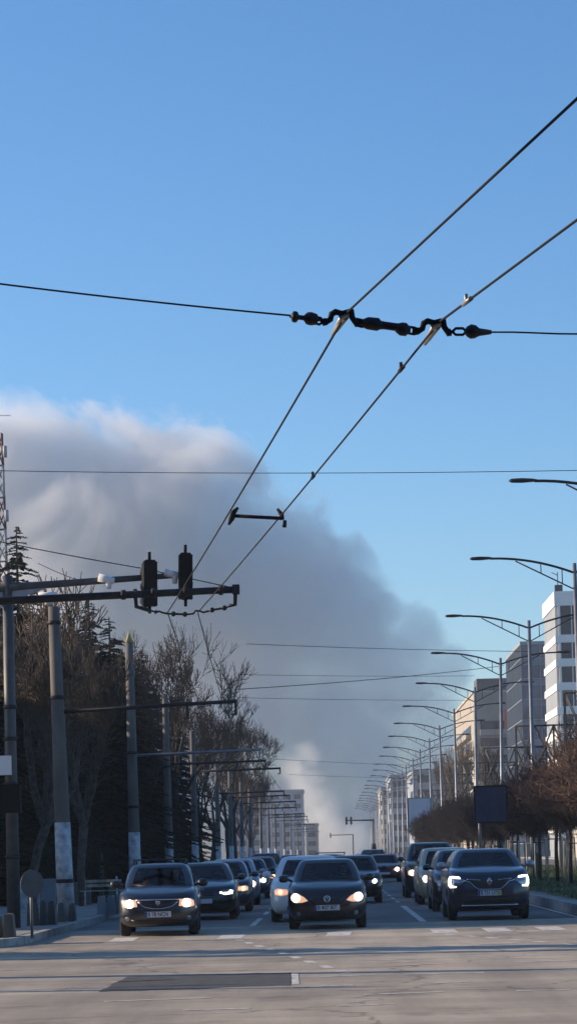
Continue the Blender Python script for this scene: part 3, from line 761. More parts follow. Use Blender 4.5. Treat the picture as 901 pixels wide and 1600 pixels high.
pieces('insulator_bead', CERAM, ch, [lambda m: bead(m, Q(470, 496), Q(500, 500), .044), lambda m: m.tube([Q(724, 518), Q(729, 518), Q(735, 518), Q(742, 518.5), Q(748, 519), Q(767, 519)], [.010, .034, .048, .043, .026, .014], 10)], T)
m = MB(); 
m.tube([Q(562, 504), Q(568, 505), Q(574, 505), Q(590, 507), Q(594, 508), Q(600, 508.5), Q(618, 511), Q(620, 512), Q(626, 514), Q(634, 515), Q(641, 515)], [.012, .030, .041, .043, .029, .026, .026, .031, .044, .043, .014], 10); loc(m).build('insulator', CERAM, ch)
pieces('shackle', WIREM, ch, [lambda m, a=a, b=b: link(m, Q(*a), Q(*b), .016, .020) for a, b in (((488, 499), (504, 503)), ((551, 502), (572, 507)), ((634, 515), (652, 518)), ((706, 518), (728, 518)))], T)
for off, oy in ((0, 0), (143.5, 14.5)):
    m = MB()
    m.tube([Q(500+off, 502+oy), Q(510+off, 503+oy), Q(516+off, 499+oy), Q(518+off, 490+oy), Q(524+off, 487+oy), Q(534+off, 490+oy), Q(546+off, 487+oy)], .020, 7)
    m.tube([Q(548+off, 484+oy), Q(550+off, 496+oy), Q(556+off, 505+oy), Q(562+off, 506+oy)], .020, 7)
    m.tube([Q(520+off, 485+oy), Q(524+off, 492+oy)], .020, 7); m.tube([Q(506+off, 498+oy), Q(508+off, 508+oy)], .018, 7); m.tube([Q(556+off, 500+oy), Q(558+off, 510+oy)], .018, 7)
    loc(m).build('hanger_yoke', WIREM, ch)
    m = MB()
    m.tube([Q(520+off, 522+oy, 1.2), Q(536+off, 492+oy)], .017, 6); m.tube([Q(526+off, 516+oy, .9), Q(549+off, 486+oy)], .014, 6); m.tube([Q(530+off, 497+oy), Q(551+off, 487+oy)], .015, 6)
    m.tube([Q(524+off, 516+oy, .8), Q(540+off, 496+oy, .1)], .02, 6)
    loc(m).build('wire_clamp', mat('clamp_steel', (.30, .28, .25), .45, metal=.6), ch)

# ---- trolley wires: two long contact wires bending at the crossing
def sag(a, b, n=8, s=.0): return [a.lerp(b, k/n)-Vector((0, 0, s*4*(k/n)*(1-k/n))) for k in range(n+1)]
CATW = 'trolley wire'; WP = []
def on_wire(pts, py):                    # the point of a wire whose photo height is py
    best = None
    for a, b in zip(pts, pts[1:]):
        for k in range(60):
            p = a.lerp(b, k/60)
            if p.y < 5: continue
            u, v = p.x/p.y*F, (p.z-H)/p.y*F; y = 1332-(u*sin(ROLL)+v*cos(ROLL))
            if best is None or abs(y-py) < best[0]: best = (abs(y-py), p, (b-a).normalized())
    return best[1], best[2]
W1 = P(262, 957, 35.8); W2 = P(309, 957, 35.8)
for nm, near, cr_, far, lb in (('trolley_wire', (901, 193), (541, 489), W1, 'left trolley contact wire running from the upper right corner down to the signals'),
                              ('trolley_wire', (901, 357), (686, 503), W2, 'right trolley contact wire, lower of the two diagonal wires at the right edge')):
    c = P(*cr_, YC); n_ = P(*near, 11.9 if near[1] < 300 else 13.9); n_.z = c.z+.04
    d = (n_-c).normalized(); n2 = c+d*34
    pts = [n2]+sag(c, far, 10, .03)
    xs = (-.55, 0)[near[1] > 300]
    last = far
    for Y, x, z in ((61, -2.45+xs, 5.0), (84.6, -2.5+xs, 5.0), (104, -2.6+xs, 5.05), (148, -2.7+xs, 5.05), (187, -2.7+xs, 5.05), (296, -2.7+xs, 5.05), (480, -2.7+xs, 5.05)):
        e = Vector((x, Y, z)); pts += sag(last, e, 4, .05)[1:]; last = e
    WP.append(pts)
    w_ = MB(); w_.tube(pts, [.0085]*len(pts), 6); o = w_.build(nm, WIREM); tag(o, lb, CATW, 'pair of trolley contact wires')
# spacer bar between the wires
t = empty('wire_spacer', P(403, 806, 25.4), label='short dark spacer bar with clips linking the two trolley wires in mid air', cat='wire hardware'); T = t.location.copy(); S = lambda x, y: P(x, y, 25.4)
m = MB(); m.tube([S(365, 806), S(441, 810)], .018, 6); loc(m).build('bar', WIREM, t)
m = MB(); m.tube([S(372, 793), S(365, 800), S(362, 810), S(357, 820)], [.012, .028, .03, .012], 7); loc(m).build('clip', WIREM, t)
m = MB(); m.tube([S(433, 795), S(440, 804), S(441, 812)], [.014, .024, .02], 7); m.tube([S(445, 813), S(444, 824)], [.018, .022], 7); loc(m).build('clip', WIREM, t)
for i, (px_, py_, Y, l) in enumerate([(633, 577, 18.4, 'small dark clip on the right trolley wire just below the insulator chain'), (506, 745, 22.9, 'small dark clip halfway down the right trolley wire'), (726, 480, 15.2, 'small pale clip on the right trolley wire above the insulator chain')]):
    c, dx = on_wire(WP[1 if i < 3 else 0], py_); dx = dx*.1; t = MB(); t.tube([-dx*.8, dx*.8], .016, 6); t.tube([dx*.2+Vector((0, 0, -.01)), dx*.2+Vector((.0, 0, .05))], .012, 5); o = t.build('wire_clip', WIREM if i != 2 else STEEL); o.location = c; tag(o, l, 'wire clip', 'clips on the trolley wires')
# hardware under the near bracket arm
t = empty('wire_hanger', P(300, 955, 35.8), label='thin insulator chain slung under the near bracket arm, carrying both trolley wires', cat='wire hardware'); T = t.location.copy(); S = lambda x, y: P(x, y, 35.8)
m = MB(); insulator(m, S(232, 953), S(246, 957), .03); loc(m).build('insulator', CERAM, t)
m = MB(); insulator(m, S(266, 959), S(294, 960), .036); loc(m).build('insulator', CERAM, t)
m = MB(); insulator(m, S(326, 954), S(356, 949), .036); loc(m).build('insulator', CERAM, t)
m = MB(); m.tube([S(244, 957), S(249, 955), S(253, 957), S(262, 959), S(268, 959)], .014, 5); m.tube([S(292, 960), S(302, 959), S(306, 954), S(313, 955), S(318, 957), S(328, 954)], .014, 5); m.tube([S(354, 949), S(362, 946)], .012, 5); loc(m).build('hanger_yoke', WIREM, t)

# ---- span wires across the street
def span(a, b, r, sg, label, n=24, grp='thin span wires across the street'):
    m = MB(); m.tube(sag(a, b, n, sg), r, 5); o = m.build('span_wire', WIREM); return tag(o, label, 'wire', grp)
span(Q(-260, 408), Q(454, 493), .0062, .02, 'span wire from the left edge to the insulator chain')
o = MB(); pts = [Q(765, 519), Q(800, 519), Q(830, 520), Q(870, 521.5), Q(1000, 523), Q(1500, 545)]; o.tube(pts, .0058, 5); tag(o.build('span_wire', WIREM), 'span wire from the insulator chain to the right edge', 'wire', 'thin span wires across the street')
span(P(-30, 735, 70), P(1000, 733, 70), .010, .09, 'straight thin span wire at mid height, right across the whole picture')
span(P(-40, 838, 58), P(222, 888, 58), .012, .02, 'thin wire slanting down from the left edge to the traffic signals')
span(P(222, 888, 58), P(362, 918, 58), .012, .0, 'short thin wire from the signals down to the end of the near bracket arm')
span(P(60, 880, 90), P(140, 912, 90), .012, .05, 'faint short wire above the mast arm on the left')
span(P(385, 1006, 110), P(830, 1018, 114), .013, .05, 'faint span wire across the smoke, upper of the middle group')
span(P(372, 1077, 95), P(786, 1040, 138), .016, .10, 'dark span wire rising from the bare trees to a street lamp')
span(P(375, 1054, 140), P(740, 1056, 162), .013, .05, 'faint span wire just above the rising dark one')
span(P(372, 1090, 140), P(738, 1094, 162), .012, .05, 'faint span wire just below the rising dark one')
span(P(430, 1186, 200), P(655, 1196, 235), .016, .05, 'faint span wire over the bright smoke column')
span(P(450, 1210, 260), P(640, 1216, 285), .018, .05, 'lowest faint span wire over the bright smoke column')
span(P(110, 1056, 66), P(192, 1040, 84), .014, .12, 'thin drooping wire between the two nearest concrete poles')

# ---- red and white lattice mast, far left
t = empty('lattice_mast', (-25.15, 200, 0), label='tall red and white lattice telecom mast cut by the left edge', cat='telecom mast')
zb, zt = 0, 35.0
red = mat('mast_red', (.10, .02, .018), .6); wht = mat('mast_white', (.35, .35, .36), .6)
nb = 14
for k in range(nb):
    m = MB(); a, b = zb+(zt-zb)*k/nb, zb+(zt-zb)*(k+1)/nb; w0, w1 = .75-.035*k, .75-.035*(k+1)
    cs0 = [(sx*w0/1.4, sy*w0/1.4, a) for sx, sy in ((-1, -1), (1, -1), (1, 1), (-1, 1))]; cs1 = [(sx*w1/1.4, sy*w1/1.4, b) for sx, sy in ((-1, -1), (1, -1), (1, 1), (-1, 1))]
    for i in range(4):
        j = (i+1) % 4; m.tube([cs0[i], cs1[i]], .09, 4); h0 = Vector(cs0[i]).lerp(Vector(cs1[i]), .5); h1 = Vector(cs0[j]).lerp(Vector(cs1[j]), .5)
        m.tube([cs0[i], h1], .06, 3); m.tube([h1, cs1[i]], .06, 3); m.tube([cs0[i], cs0[j]], .06, 3)
    m.build('lattice_section', red if k % 2 else wht, t)
m = MB(); m.tube([(0, 0, 35), (0, 0, 37.5)], .04, 5); m.tube([(-.8, 0, 36.4), (.9, 0, 36.4)], .03, 4); m.build('antenna_rod', wht, t)
for z, s in ((33.5, 1), (28.5, 1), (24, 1), (21.5, 1), (19, 1)): MB().tube([(.45, -.5, z-.45), (.45, -.5, z+.45)], .16, 8).build('antenna_panel', wht, t)

# ---- far signal mast on the right
t = empty('traffic_signal_mast', (5.75, 360, 0), label='far traffic signal mast at the right kerb with two heads on its arm', cat='traffic signal')
MB().tube([(0, 0, .1), (0, 0, 6.2)], [.14, .1], 8).build('pole', DARKSTEEL, t)
MB().tube([(0, 0, 6.0), (-3.9, 0, 6.05)], [.13, .07], 8).build('mast_arm', DARKSTEEL, t)
for x in (-3.75, -3.1): signal(t, Matrix.Translation((x, -.15, 5.5)))
MB().bb(-.3, .3, -.3, .3, 0, 1.7).build('control_cabinet', GREYPOLE, t)
MB().tube([(0, -.1, 1.7), (0, -.1, 2.7)], [.35, .3], 8).build('signal_head', GREENB, t)
# second one, on a far left bracket
t = empty('traffic_signal_mast', (4.9, 620, 0), label='tiny farthest signal mast in the bright haze at the street end', cat='traffic signal')
MB().tube([(0, 0, .1), (0, 0, 5.9)], .16, 6).build('pole', DARKSTEEL, t); MB().tube([(0, 0, 5.8), (-5.6, 0, 5.8)], .10, 6).build('mast_arm', DARKSTEEL, t); signal(t, Matrix.Translation((-5.4, -.15, 5.2)), 1.1)

# ---------------------------------------------------------------- street furniture on the left pavement
def sgn(px_, Y, z, r, rz, label):
    c = P(px_, 1400, Y); t = empty('road_sign', (c.x, Y, 0), rz, label=label, cat='road sign')
    MB().tube([(0, 0, .1), (0, 0, z+r)], .028, 8).build('post', STEEL, t)
    MB().tube([(0, -.05, z), (0, -.035, z)], r, 24).build('sign_plate', mat('sign_back', (.035, .04, .055), .5, metal=.3, noise_s=5, var=.2), t)
    m = MB(); m.bb(-.2, .2, -.035, -.028, z-.15, z-.11); m.bb(-.2, .2, -.035, -.028, z+.11, z+.15); m.build('bracket', STEEL, t); return t
sgn(49, 49.2, 1.15, .27, .75, 'round sign seen from behind on a thin post by the left kerb')
def block(px0, px1, Y, h, label, m=CONC, d=.35, cat='planter', name='concrete_planter', grp=None):
    a, b = P(px0, 1400, Y).x, P(px1, 1400, Y).x; t = empty(name, ((a+b)/2, Y, .13), rnd(-.05, .05), label=label, cat=cat, group=grp); w_ = b-a
    q = MB(); e = .03
    q.prism([(-w_/2, 0), (w_/2, 0), (w_/2-e, h-.04), (w_/2-e-.02, h), (-w_/2+e+.02, h), (-w_/2+e, h-.04)], 'y', -d/2, d/2); q.build('box', m, t)
    if name == 'concrete_planter': MB().bb(-w_/2+.06, w_/2-.06, -d/2+.05, d/2-.05, h-.02, h+.012).build('soil', EARTH, t)
    return t
g = 'concrete planters on the left pavement'
block(42, 60, 57.5, .52, 'pale concrete planter just right of the sign post, left of three', grp=g)
block(62, 74, 57.6, .55, 'pale concrete planter in the middle of three behind the sign post', grp=g)
block(75, 88, 57.8, .53, 'pale concrete planter on the right of three behind the sign post', grp=g)
block(90, 102, 60.1, .45, 'concrete planter at the foot of the white based pole, left side', grp=g)
block(107, 119, 60.5, .42, 'concrete planter at the foot of the white based pole, right side', grp=g)
block(152, 166, 66.5, .50, 'dark concrete planter left of the front left car, left one', GREYC, grp=g)
block(167, 180, 66.8, .50, 'dark concrete planter left of the front left car, middle one', GREYC, grp=g)
block(181, 196, 67.2, .52, 'dark concrete planter touching the view of the front left car', GREYC, grp=g)
g = 'concrete barrier blocks at the left edge'
block(-40, 4, 49.2, .42, 'concrete barrier block cut by the left edge', d=.4, cat='barrier', name='barrier_block', grp=g)
block(5, 23, 49.0, .46, 'pale concrete barrier block left of the round sign post', d=.5, cat='barrier', name='barrier_block', grp=g)
def wall(px0, px1, Y, z0, z1, label, m):
    a, b = P(px0, 1400, Y).x, P(px1, 1400, Y).x; q = MB()
    n = max(1, int((b-a)/.8)); w_ = (b-a)/n
    for k in range(n): q.bb(a+k*w_+.008, a+(k+1)*w_-.008, Y-.1, Y+.1, z0, z1-.05+rnd(-.01, .01))
    q.bb(a-.03, b+.03, Y-.14, Y+.14, z1-.05, z1+.02)
    tag(q.build('low_wall', m), label, 'wall')
wall(20, 63, 78, .1, .95, 'low pale wall panel behind the three planters', LIME)
wall(64, 88, 79, .1, 1.0, 'low grey wall panel beside the pale one, behind the pole', GREYC)
wall(112, 143, 82, .1, .85, 'low pale grey wall right of the white based pole', CONC)
wall(170, 192, 83, .1, .75, 'short pale wall just left of the front left car roof line', CONC)
# bench
t = empty('park_bench', (P(158, 1390, 80).x, 80, .13), .1, label='small park bench in deep shade left of the front left car', cat='bench')
for s in (-.5, .5):
    m = MB(); m.tube([(s, -.2, 0), (s, -.15, .45), (s, .25, .45), (s, .32, .9)], .03, 6); m.tube([(s, .22, 0), (s, .2, .45)], .03, 6); m.build('leg', LIME, t)
m = MB(); [m.bb(-.65, .65, -.18+k*.14, -.07+k*.14, .45, .48) for k in range(3)]; m.build('seat', WOOD, t)
m = MB(); [m.bb(-.65, .65, .26+k*.02, .29+k*.02, .58+k*.14, .67+k*.14) for k in range(2)]; m.build('backrest', WOOD, t)
# kiosk
t = empty('kiosk', (P(243, 1380, 130).x, 130, .13), label='small blue and white kiosk behind the roof of the front left car', cat='kiosk')
MB().bb(-.95, .95, 0, 2, 0, 2.35).build('wall', mat('kiosk_blue', (.10, .22, .42), .6, noise_s=2, var=.12), t)
MB().bb(-1.1, 1.1, -.3, 2.1, 2.35, 2.5).build('roof', WHITEP, t)
MB().bb(-.8, .15, -.03, .02, .95, 2.0).build('window', GLASSB, t)
dm = MB(); dm.bb(.25, .35, -.04, .02, 0, 2.2); dm.bb(.80, .90, -.04, .02, 0, 2.2); dm.bb(.35, .80, -.04, .02, 2.1, 2.2); dm.build('door_frame', WHITEP, t)
MB().bb(.36, .79, -.02, .02, 0, 2.09).build('door', GLASSD, t)
# ---------------------------------------------------------------- cars
def paintm(name, col, flake=.0, rough=.28): return mat(name, col, rough, metal=flake, coat=.7)
def glass_mat():
    m = bpy.data.materials.new('car_glass'); m.use_nodes = True; nt = m.node_tree; N = nt.nodes; N.clear()
    o = N.new('ShaderNodeOutputMaterial'); mx = N.new('ShaderNodeMixShader'); tr = N.new('ShaderNodeBsdfTransparent'); gl = N.new('ShaderNodeBsdfGlossy'); fr = N.new('ShaderNodeFresnel')
    tr.inputs[0].default_value = (.30, .34, .36, 1); gl.inputs['Roughness'].default_value = .03; fr.inputs[0].default_value = 1.5
    nt.links.new(fr.outputs[0], mx.inputs[0]); nt.links.new(tr.outputs[0], mx.inputs[1]); nt.links.new(gl.outputs[0], mx.inputs[2]); nt.links.new(mx.outputs[0], o.inputs[0]); return m
CGLASS = glass_mat()
BEAM_W = mat('headlight_warm_lit', (.9, .85, .7), .3, emit=(1, .80, .52), es=9)
BEAM_C = mat('headlight_white_lit', (.9, .9, .9), .3, emit=(1, .95, .84), es=3.5)
BEAM_O = mat('side_lamp_lit', (.9, .5, .3), .3, emit=(1, .50, .22), es=2.2)
LENS = mat('headlight_lens', (.28, .29, .31), .15, metal=.6, coat=1)
LENSL = mat('headlight_reflector_lit', (.35, .28, .22), .2, metal=.4, emit=(1, .52, .30), es=.55)  # weak warm emission stands in for bulb light on the housing
PLATE = mat('plate_white', (.62, .63, .64), .5); PLATEB = mat('plate_blue', (.02, .05, .25), .5); PLATEY = mat('plate_yellow', (.6, .45, .10), .5); INK = mat('plate_ink', (.02, .02, .025), .6)
RIM = mat('alloy_rim', (.30, .31, .32), .3, metal=.8)
SEATM = mat('seat_fabric', (.05, .05, .055), .9, noise_s=20, var=.2)

def rring(hw, y0, y1, rf, rb, bowf, bowb, nf=12, nc=4, ns=20):
    pts = []
    for k in range(nf+1):
        x = -(hw-rf)+2*(hw-rf)*k/nf; pts.append((x, y0-bowf*(1-(x/hw)**2)+bowf*(1-((hw-rf)/hw)**2)*0))
    yc = y0-bowf*(1-((hw-rf)/hw)**2)
    def arc(cx, cy, r, a0, a1, ybase=None):
        for k in range(1, nc): a = a0+(a1-a0)*k/nc; pts.append((cx+r*cos(a), cy+r*sin(a)))
    arc(hw-rf, yc+rf, rf, -pi/2, 0)
    for k in range(ns+1): pts.append((hw, yc+rf+(y1-rb-yc-rf)*k/ns))
    arc(hw-rb, y1-rb, rb, 0, pi/2)
    for k in range(nf+1): x = (hw-rb)-2*(hw-rb)*k/nf; pts.append((x, y1+bowb*((1-(x/hw)**2)-(1-((hw-rb)/hw)**2))))
    arc(-(hw-rb), y1-rb, rb, pi/2, pi)
    for k in range(ns+1): pts.append((-hw, y1-rb-(y1-rb-yc-rf)*k/ns))
    arc(-(hw-rf), yc+rf, rf, pi, 1.5*pi)
    return pts
NF, NC, NS = 12, 4, 20
NPT = 2*(NF+1)+2*(NS+1)+4*(NC-1)
def seg_kind(i):
    a = 0
    for kind, n in (('front', NF), ('cf', NC), ('right', NS), ('cr', NC), ('rear', NF), ('cr', NC), ('left', NS), ('cf', NC)):
        if i < a+n: return kind, (i-a+.5)/n
        a += n
    return 'cf', .5

def make_car(c):
    t = empty('car', label=c['label'], cat='car', group=c['group'])
    L, W, Hh = c['L'], c['W'], c['H']; hw = W/2; hf = c.get('hf', .70); cowl = c.get('cowl', .96); hl = c.get('hl', 1.0); belt = c.get('belt', cowl+.02); paint = c['paint']
    wr = c.get('wr', .31); fa = c.get('fa', .82); ra = L-c.get('ro', .78); z0 = c.get('z0', .19)
    def top(y):
        if y < hl: q = max(0, min(1, y/hl)); return hf+(cowl-hf)*(q**.62)
        return cowl+(belt-cowl)*min(1, (y-hl)/1.0)
    lv = [(0, .13, .20, .16, .35), (.12, .05, .06, .06, .40), (.30, .005, .0, .02, .42), (.55, 0, .015, .0, .42), (.78, .005, .035, .01, .42), (.92, .025, .085, .03, .42), (1.0, .07, .17, .07, .40)]
    rings = []
    for f, ix, iff, ir, cr in lv:
        r = rring(hw-ix, iff+.14, L-ir, cr, .25, .14, .05); rings.append([(x, y, z0+(top(y)-z0)*f) for x, y in r])
    for k, sc in enumerate((.86, .62, .36, .12)):
        cr_ = c.get('crown', .045)*(1-sc**2)
        base = rings[6]; rings.append([(x*sc, L/2+(y-L/2)*(1-(1-sc)*.42 if True else 1), 0) for x, y, z in base])
        rings[-1] = [(x, y, top(y)+cr_+ (0.0)) for x, y, z in rings[-1]]
    b = MB(); n = NPT
    for r in rings: b.v += r
    for k in range(len(rings)-1):
        for i in range(n):
            j = (i+1) % n; b.f.append((k*n+i, k*n+j, (k+1)*n+j, (k+1)*n+i)); b.smooth.append(True)
    b.f.append(tuple(range(n-1, -1, -1))); b.smooth.append(False)
    e = (len(rings)-1)*n; b.f.append(tuple(e+i for i in range(n))); b.smooth.append(True)
    body = b.build('body', paint, t)
    # wheel arches cut out of the body
    cut = MB()
    for y in (fa, ra):
        for s in (-1, 1): cut.tube([(s*(hw-.24), y, wr+.02), (s*(hw+.2), y, wr+.02)], wr+.055, 20)
    co = cut.build('cutter', paint); md_ = body.modifiers.new('b', 'BOOLEAN'); md_.operation = 'DIFFERENCE'; md_.object = co; md_.solver = 'EXACT'
    dg = bpy.context.evaluated_depsgraph_get(); dg.update(); me = bpy.data.meshes.new_from_object(body.evaluated_get(dg)); body.modifiers.clear()
    if len(me.polygons) > 500: body.data = me
    bpy.data.objects.remove(co)
    bvh = BVHTree.FromPolygons([v.co for v in body.data.vertices], [p.vertices for p in body.data.polygons])
    def surf(x, z, d=1):
        h_ = bvh.ray_cast(Vector((x, -2, z)), Vector((0, 1, 0)))
        return h_[0].y if h_[0] is not None and h_[0].y < 1.2 else None
    def decal(name, out, m, off=.008, par=t, rings_=4):
        cx = sum(p[0] for p in out)/len(out); cz = sum(p[1] for p in out)/len(out)
        # densify
        o2 = []
        for a, b_ in zip(out, out[1:]+out[:1]):
            k = max(1, int(math.hypot(b_[0]-a[0], b_[1]-a[1])/.05))
            for i in range(k): o2.append((a[0]+(b_[0]-a[0])*i/k, a[1]+(b_[1]-a[1])*i/k))
        q = MB(); n_ = len(o2); yl = surf(cx, cz) or 0
        scs = [1.0, 1.0]+[1-(k+1)/rings_ for k in range(rings_-1)]
        for ri, sc in enumerate(scs):
            for x, z in o2:
                X, Z = cx+(x-cx)*sc, cz+(z-cz)*sc; y = surf(X, Z)
                if y is None: y = yl+.05
                q.v.append((X, y-(off if ri else -.01), Z))
        for k in range(len(scs)-1):
            for i in range(n_): j = (i+1) % n_; q.f.append((k*n_+i, k*n_+j, (k+1)*n_+j, (k+1)*n_+i)); q.smooth.append(k > 0)
        e_ = (len(scs)-1)*n_; q.v.append((cx, yl-off, cz))
        for i in range(n_): q.f.append((e_+i, e_+(i+1) % n_, len(q.v)-1)); q.smooth.append(True)
        return q.build(name, m, par)
    # greenhouse
    wb, wt_ = c.get('wb', hw-.09), c.get('wt', hw*.70); yb0, yb1 = hl-.02, L-c.get('rb', .12); yt0, yt1 = c.get('yt0', hl+.78), L-c.get('rt', .55)
    prof = [(0, 0), (.07, 0), (.30, .02), (.60, .03), (.90, .012), (1.0, -.01)]
    gr = []
    for q, bul in prof:
        hwq = wb+(wt_-wb)*q+bul; r = rring(hwq, yb0+(yt0-yb0)*q+.10*(1-.4*q), yb1+(yt1-yb1)*q, .16, .14, .12, .05)
        zb_ = [min(top(y), belt)-.03 for x, y in r]
        gr.append([(x, y, zb_[i]+((Hh-.05)-zb_[i])*q) for i, (x, y) in enumerate(r)])
    ymid = (yt0+yt1)/2
    for sc, dz in ((.93, .028), (.75, .045), (.45, .052), (.15, .055)):
        gr.append([(x*sc, ymid+(y-ymid)*(1-(1-sc)*.8), Hh-.055+dz) for x, y, z in gr[5]])
    sh, gl = MB(), {'windscreen': MB(), 'side_window': MB(), 'side_window2': MB(), 'rear_window': MB()}
    sh.v = [p for r in gr for p in r]
    for k in range(len(gr)-1):
        for i in range(n):
            j = (i+1) % n; fc = (k*n+i, k*n+j, (k+1)*n+j, (k+1)*n+i); kind, q = seg_kind(i); dest = None
            if 1 <= k <= 3:
                if kind == 'front': dest = 'windscreen'
                elif kind == 'rear' and 1 <= k <= 3 and not c.get('van'): dest = 'rear_window'
                elif kind in ('left', 'right'):
                    yq = q if kind == 'right' else 1-q
                    if .04 < yq < .96 and not (.46 < yq < .54) and not (.80 < yq < .86): dest = 'side_window' if kind == 'right' else 'side_window2'
            if dest: gl[dest].quad(*[sh.v[a] for a in fc], sm=True)
            else: sh.f.append(fc); sh.smooth.append(True)
    e = (len(gr)-1)*n; sh.f.append(tuple(e+i for i in range(n))); sh.smooth.append(True)
    roof = sh.build('roof', c.get('roofpaint', paint), t, fix=False)
    for k_, g_ in gl.items():
        if g_.f:
            for key in (k_,): pass
            o_ = g_.build('side_window' if 'side' in k_ else k_, CGLASS, t, fix=False)
            b_ = bmesh.new(); b_.from_mesh(o_.data); bmesh.ops.remove_doubles(b_, verts=b_.verts, dist=.0005); b_.to_mesh(o_.data); b_.free()
    # wheels
    for y in (fa, ra):
        for s in (-1, 1):
            w_ = MB(); tw = .10; cx = s*(hw-.115)
            prof_ = [(-tw, wr*.62), (-tw, wr*.93), (-tw*.75, wr), (tw*.75, wr), (tw, wr*.93), (tw, wr*.62)]
            w_.tube([(cx+a, y, wr) for a, r_ in prof_], [r_ for a, r_ in prof_], 24, caps=True)
            wo = w_.build('wheel', RUBBER, t)
            if c.get('detail', 1):
                r_ = MB(); ox = cx+s*(tw+.004)
                r_.tube([(ox-s*.05, y, wr), (ox, y, wr)], [wr*.60, wr*.62], 20, caps=False)
                for k in range(5):
                    a = k*2*pi/5; r_.box((ox-s*.02, y+cos(a)*wr*.33, wr+sin(a)*wr*.33), (.03, wr*.55, .06), 0, Matrix.Rotation(a, 3, 'X'))
                r_.tube([(ox-s*.03, y, wr), (ox, y, wr)], wr*.14, 10); r_.build('rim', RIM, wo)
    # front end
    for s in (-1, 1):
        hz = [(s*x, z) for x, z in c['lamp']]
        ho = decal('headlight', hz, LENSL if c.get('lit') and c.get('beam') is not BEAM_C else LENS, .012)
        if c.get('lit'):
            for sh_ in c['lit']:
                ll = [(s*x, z) for x, z in sh_]; decal('bulb', ll, c.get('beam', BEAM_W), .022, ho, 3)
        if c.get('fog'):
            fx, fz, fr_ = c['fog']; decal('fog_lamp', [(s*fx+fr_*cos(a*pi/5), fz+fr_*sin(a*pi/5)) for a in range(10)], LENS, .01)
        # mirrors
        m_ = MB(); mz = c.get('mz', belt+.06); my = hl+.32; mx = s*(hw+.09)
        m_.tube([(s*(hw-.08), my+.02, mz-.05), (s*(hw+.0), my, mz-.02)], .03, 6)
        prof_ = [(-.10, .045), (-.07, .075), (0, .085), (.07, .07), (.10, .035)]
        k0 = len(m_.v); m_.tube([(mx+a, my, mz) for a, r_ in prof_], [r_ for a, r_ in prof_], 10)
        m_.build('mirror', c.get('mirror', paint), t)
    if c.get('grille'): decal('grille', c['grille'], BLACKP, .009)
    for g_ in c.get('grilles', ()): decal('grille', g_, BLACKP, .009)
    if c.get('intake'): decal('lower_intake', c['intake'], BLACKP, .007)
    def strip_(name, pts, wd, m, off=.016):
        q = MB(); P3 = []
        dens = []
        for a, b_ in zip(pts, pts[1:]):
            k = max(1, int(math.hypot(b_[0]-a[0], b_[1]-a[1])/.06)); dens += [(a[0]+(b_[0]-a[0])*i/k, a[1]+(b_[1]-a[1])*i/k) for i in range(k)]
        dens.append(pts[-1])
        for x, z in dens: y = surf(x, z); P3.append((x, (y if y is not None else .1)-off, z))
        q.tube(P3, wd, 5); return q.build(name, m, t)
    for nm, pts_, wd in c.get('trim', ()): strip_(nm, pts_, wd, CHROME)
    # badge
    if c.get('badge'):
        k_, bx, bz, br = c['badge']; y = (surf(bx, bz) or .1)-.024; q = MB()
        if k_ == 'roundel':
            q.tube([(bx+br*cos(a*pi/12), y, bz+br*sin(a*pi/12)) for a in range(25)], .011, 5)
            q.tube([(bx-br*.42, y, bz+br*.88), (bx-br*.02, y, bz+br*.10), (bx, y, bz+br*.12), (bx+br*.02, y, bz+br*.10), (bx+br*.42, y, bz+br*.88)], .009, 5)
            q.tube([(bx-br*.88, y, bz+br*.35), (bx-br*.42, y, bz-br*.80), (bx, y, bz+br*.02), (bx+br*.42, y, bz-br*.80), (bx+br*.88, y, bz+br*.35)], .009, 5)
        elif k_ == 'diamond':
            for w__ in (1, .55):
                q.tube([(bx, y, bz+br*w__), (bx+br*.68*w__, y, bz), (bx, y, bz-br*w__), (bx-br*.68*w__, y, bz), (bx, y, bz+br*w__)], .012, 4)
        elif k_ == 'shield':
            q.tube([(bx-br*.7, y, bz+br*.9), (bx+br*.7, y, bz+br*.9), (bx+br*.8, y, bz), (bx, y, bz-br), (bx-br*.8, y, bz), (bx-br*.7, y, bz+br*.9)], .010, 4); q.tube([(bx-br*.3, y, bz+br*.4), (bx+br*.3, y, bz+br*.4), (bx+br*.3, y, bz-br*.1), (bx-br*.3, y, bz-br*.1)], .008, 4)
        elif k_ == 'ring': q.tube([(bx+br*cos(a*pi/8), y, bz+br*sin(a*pi/8)) for a in range(17)], .010, 5)
        q.build('badge', CHROME, t)
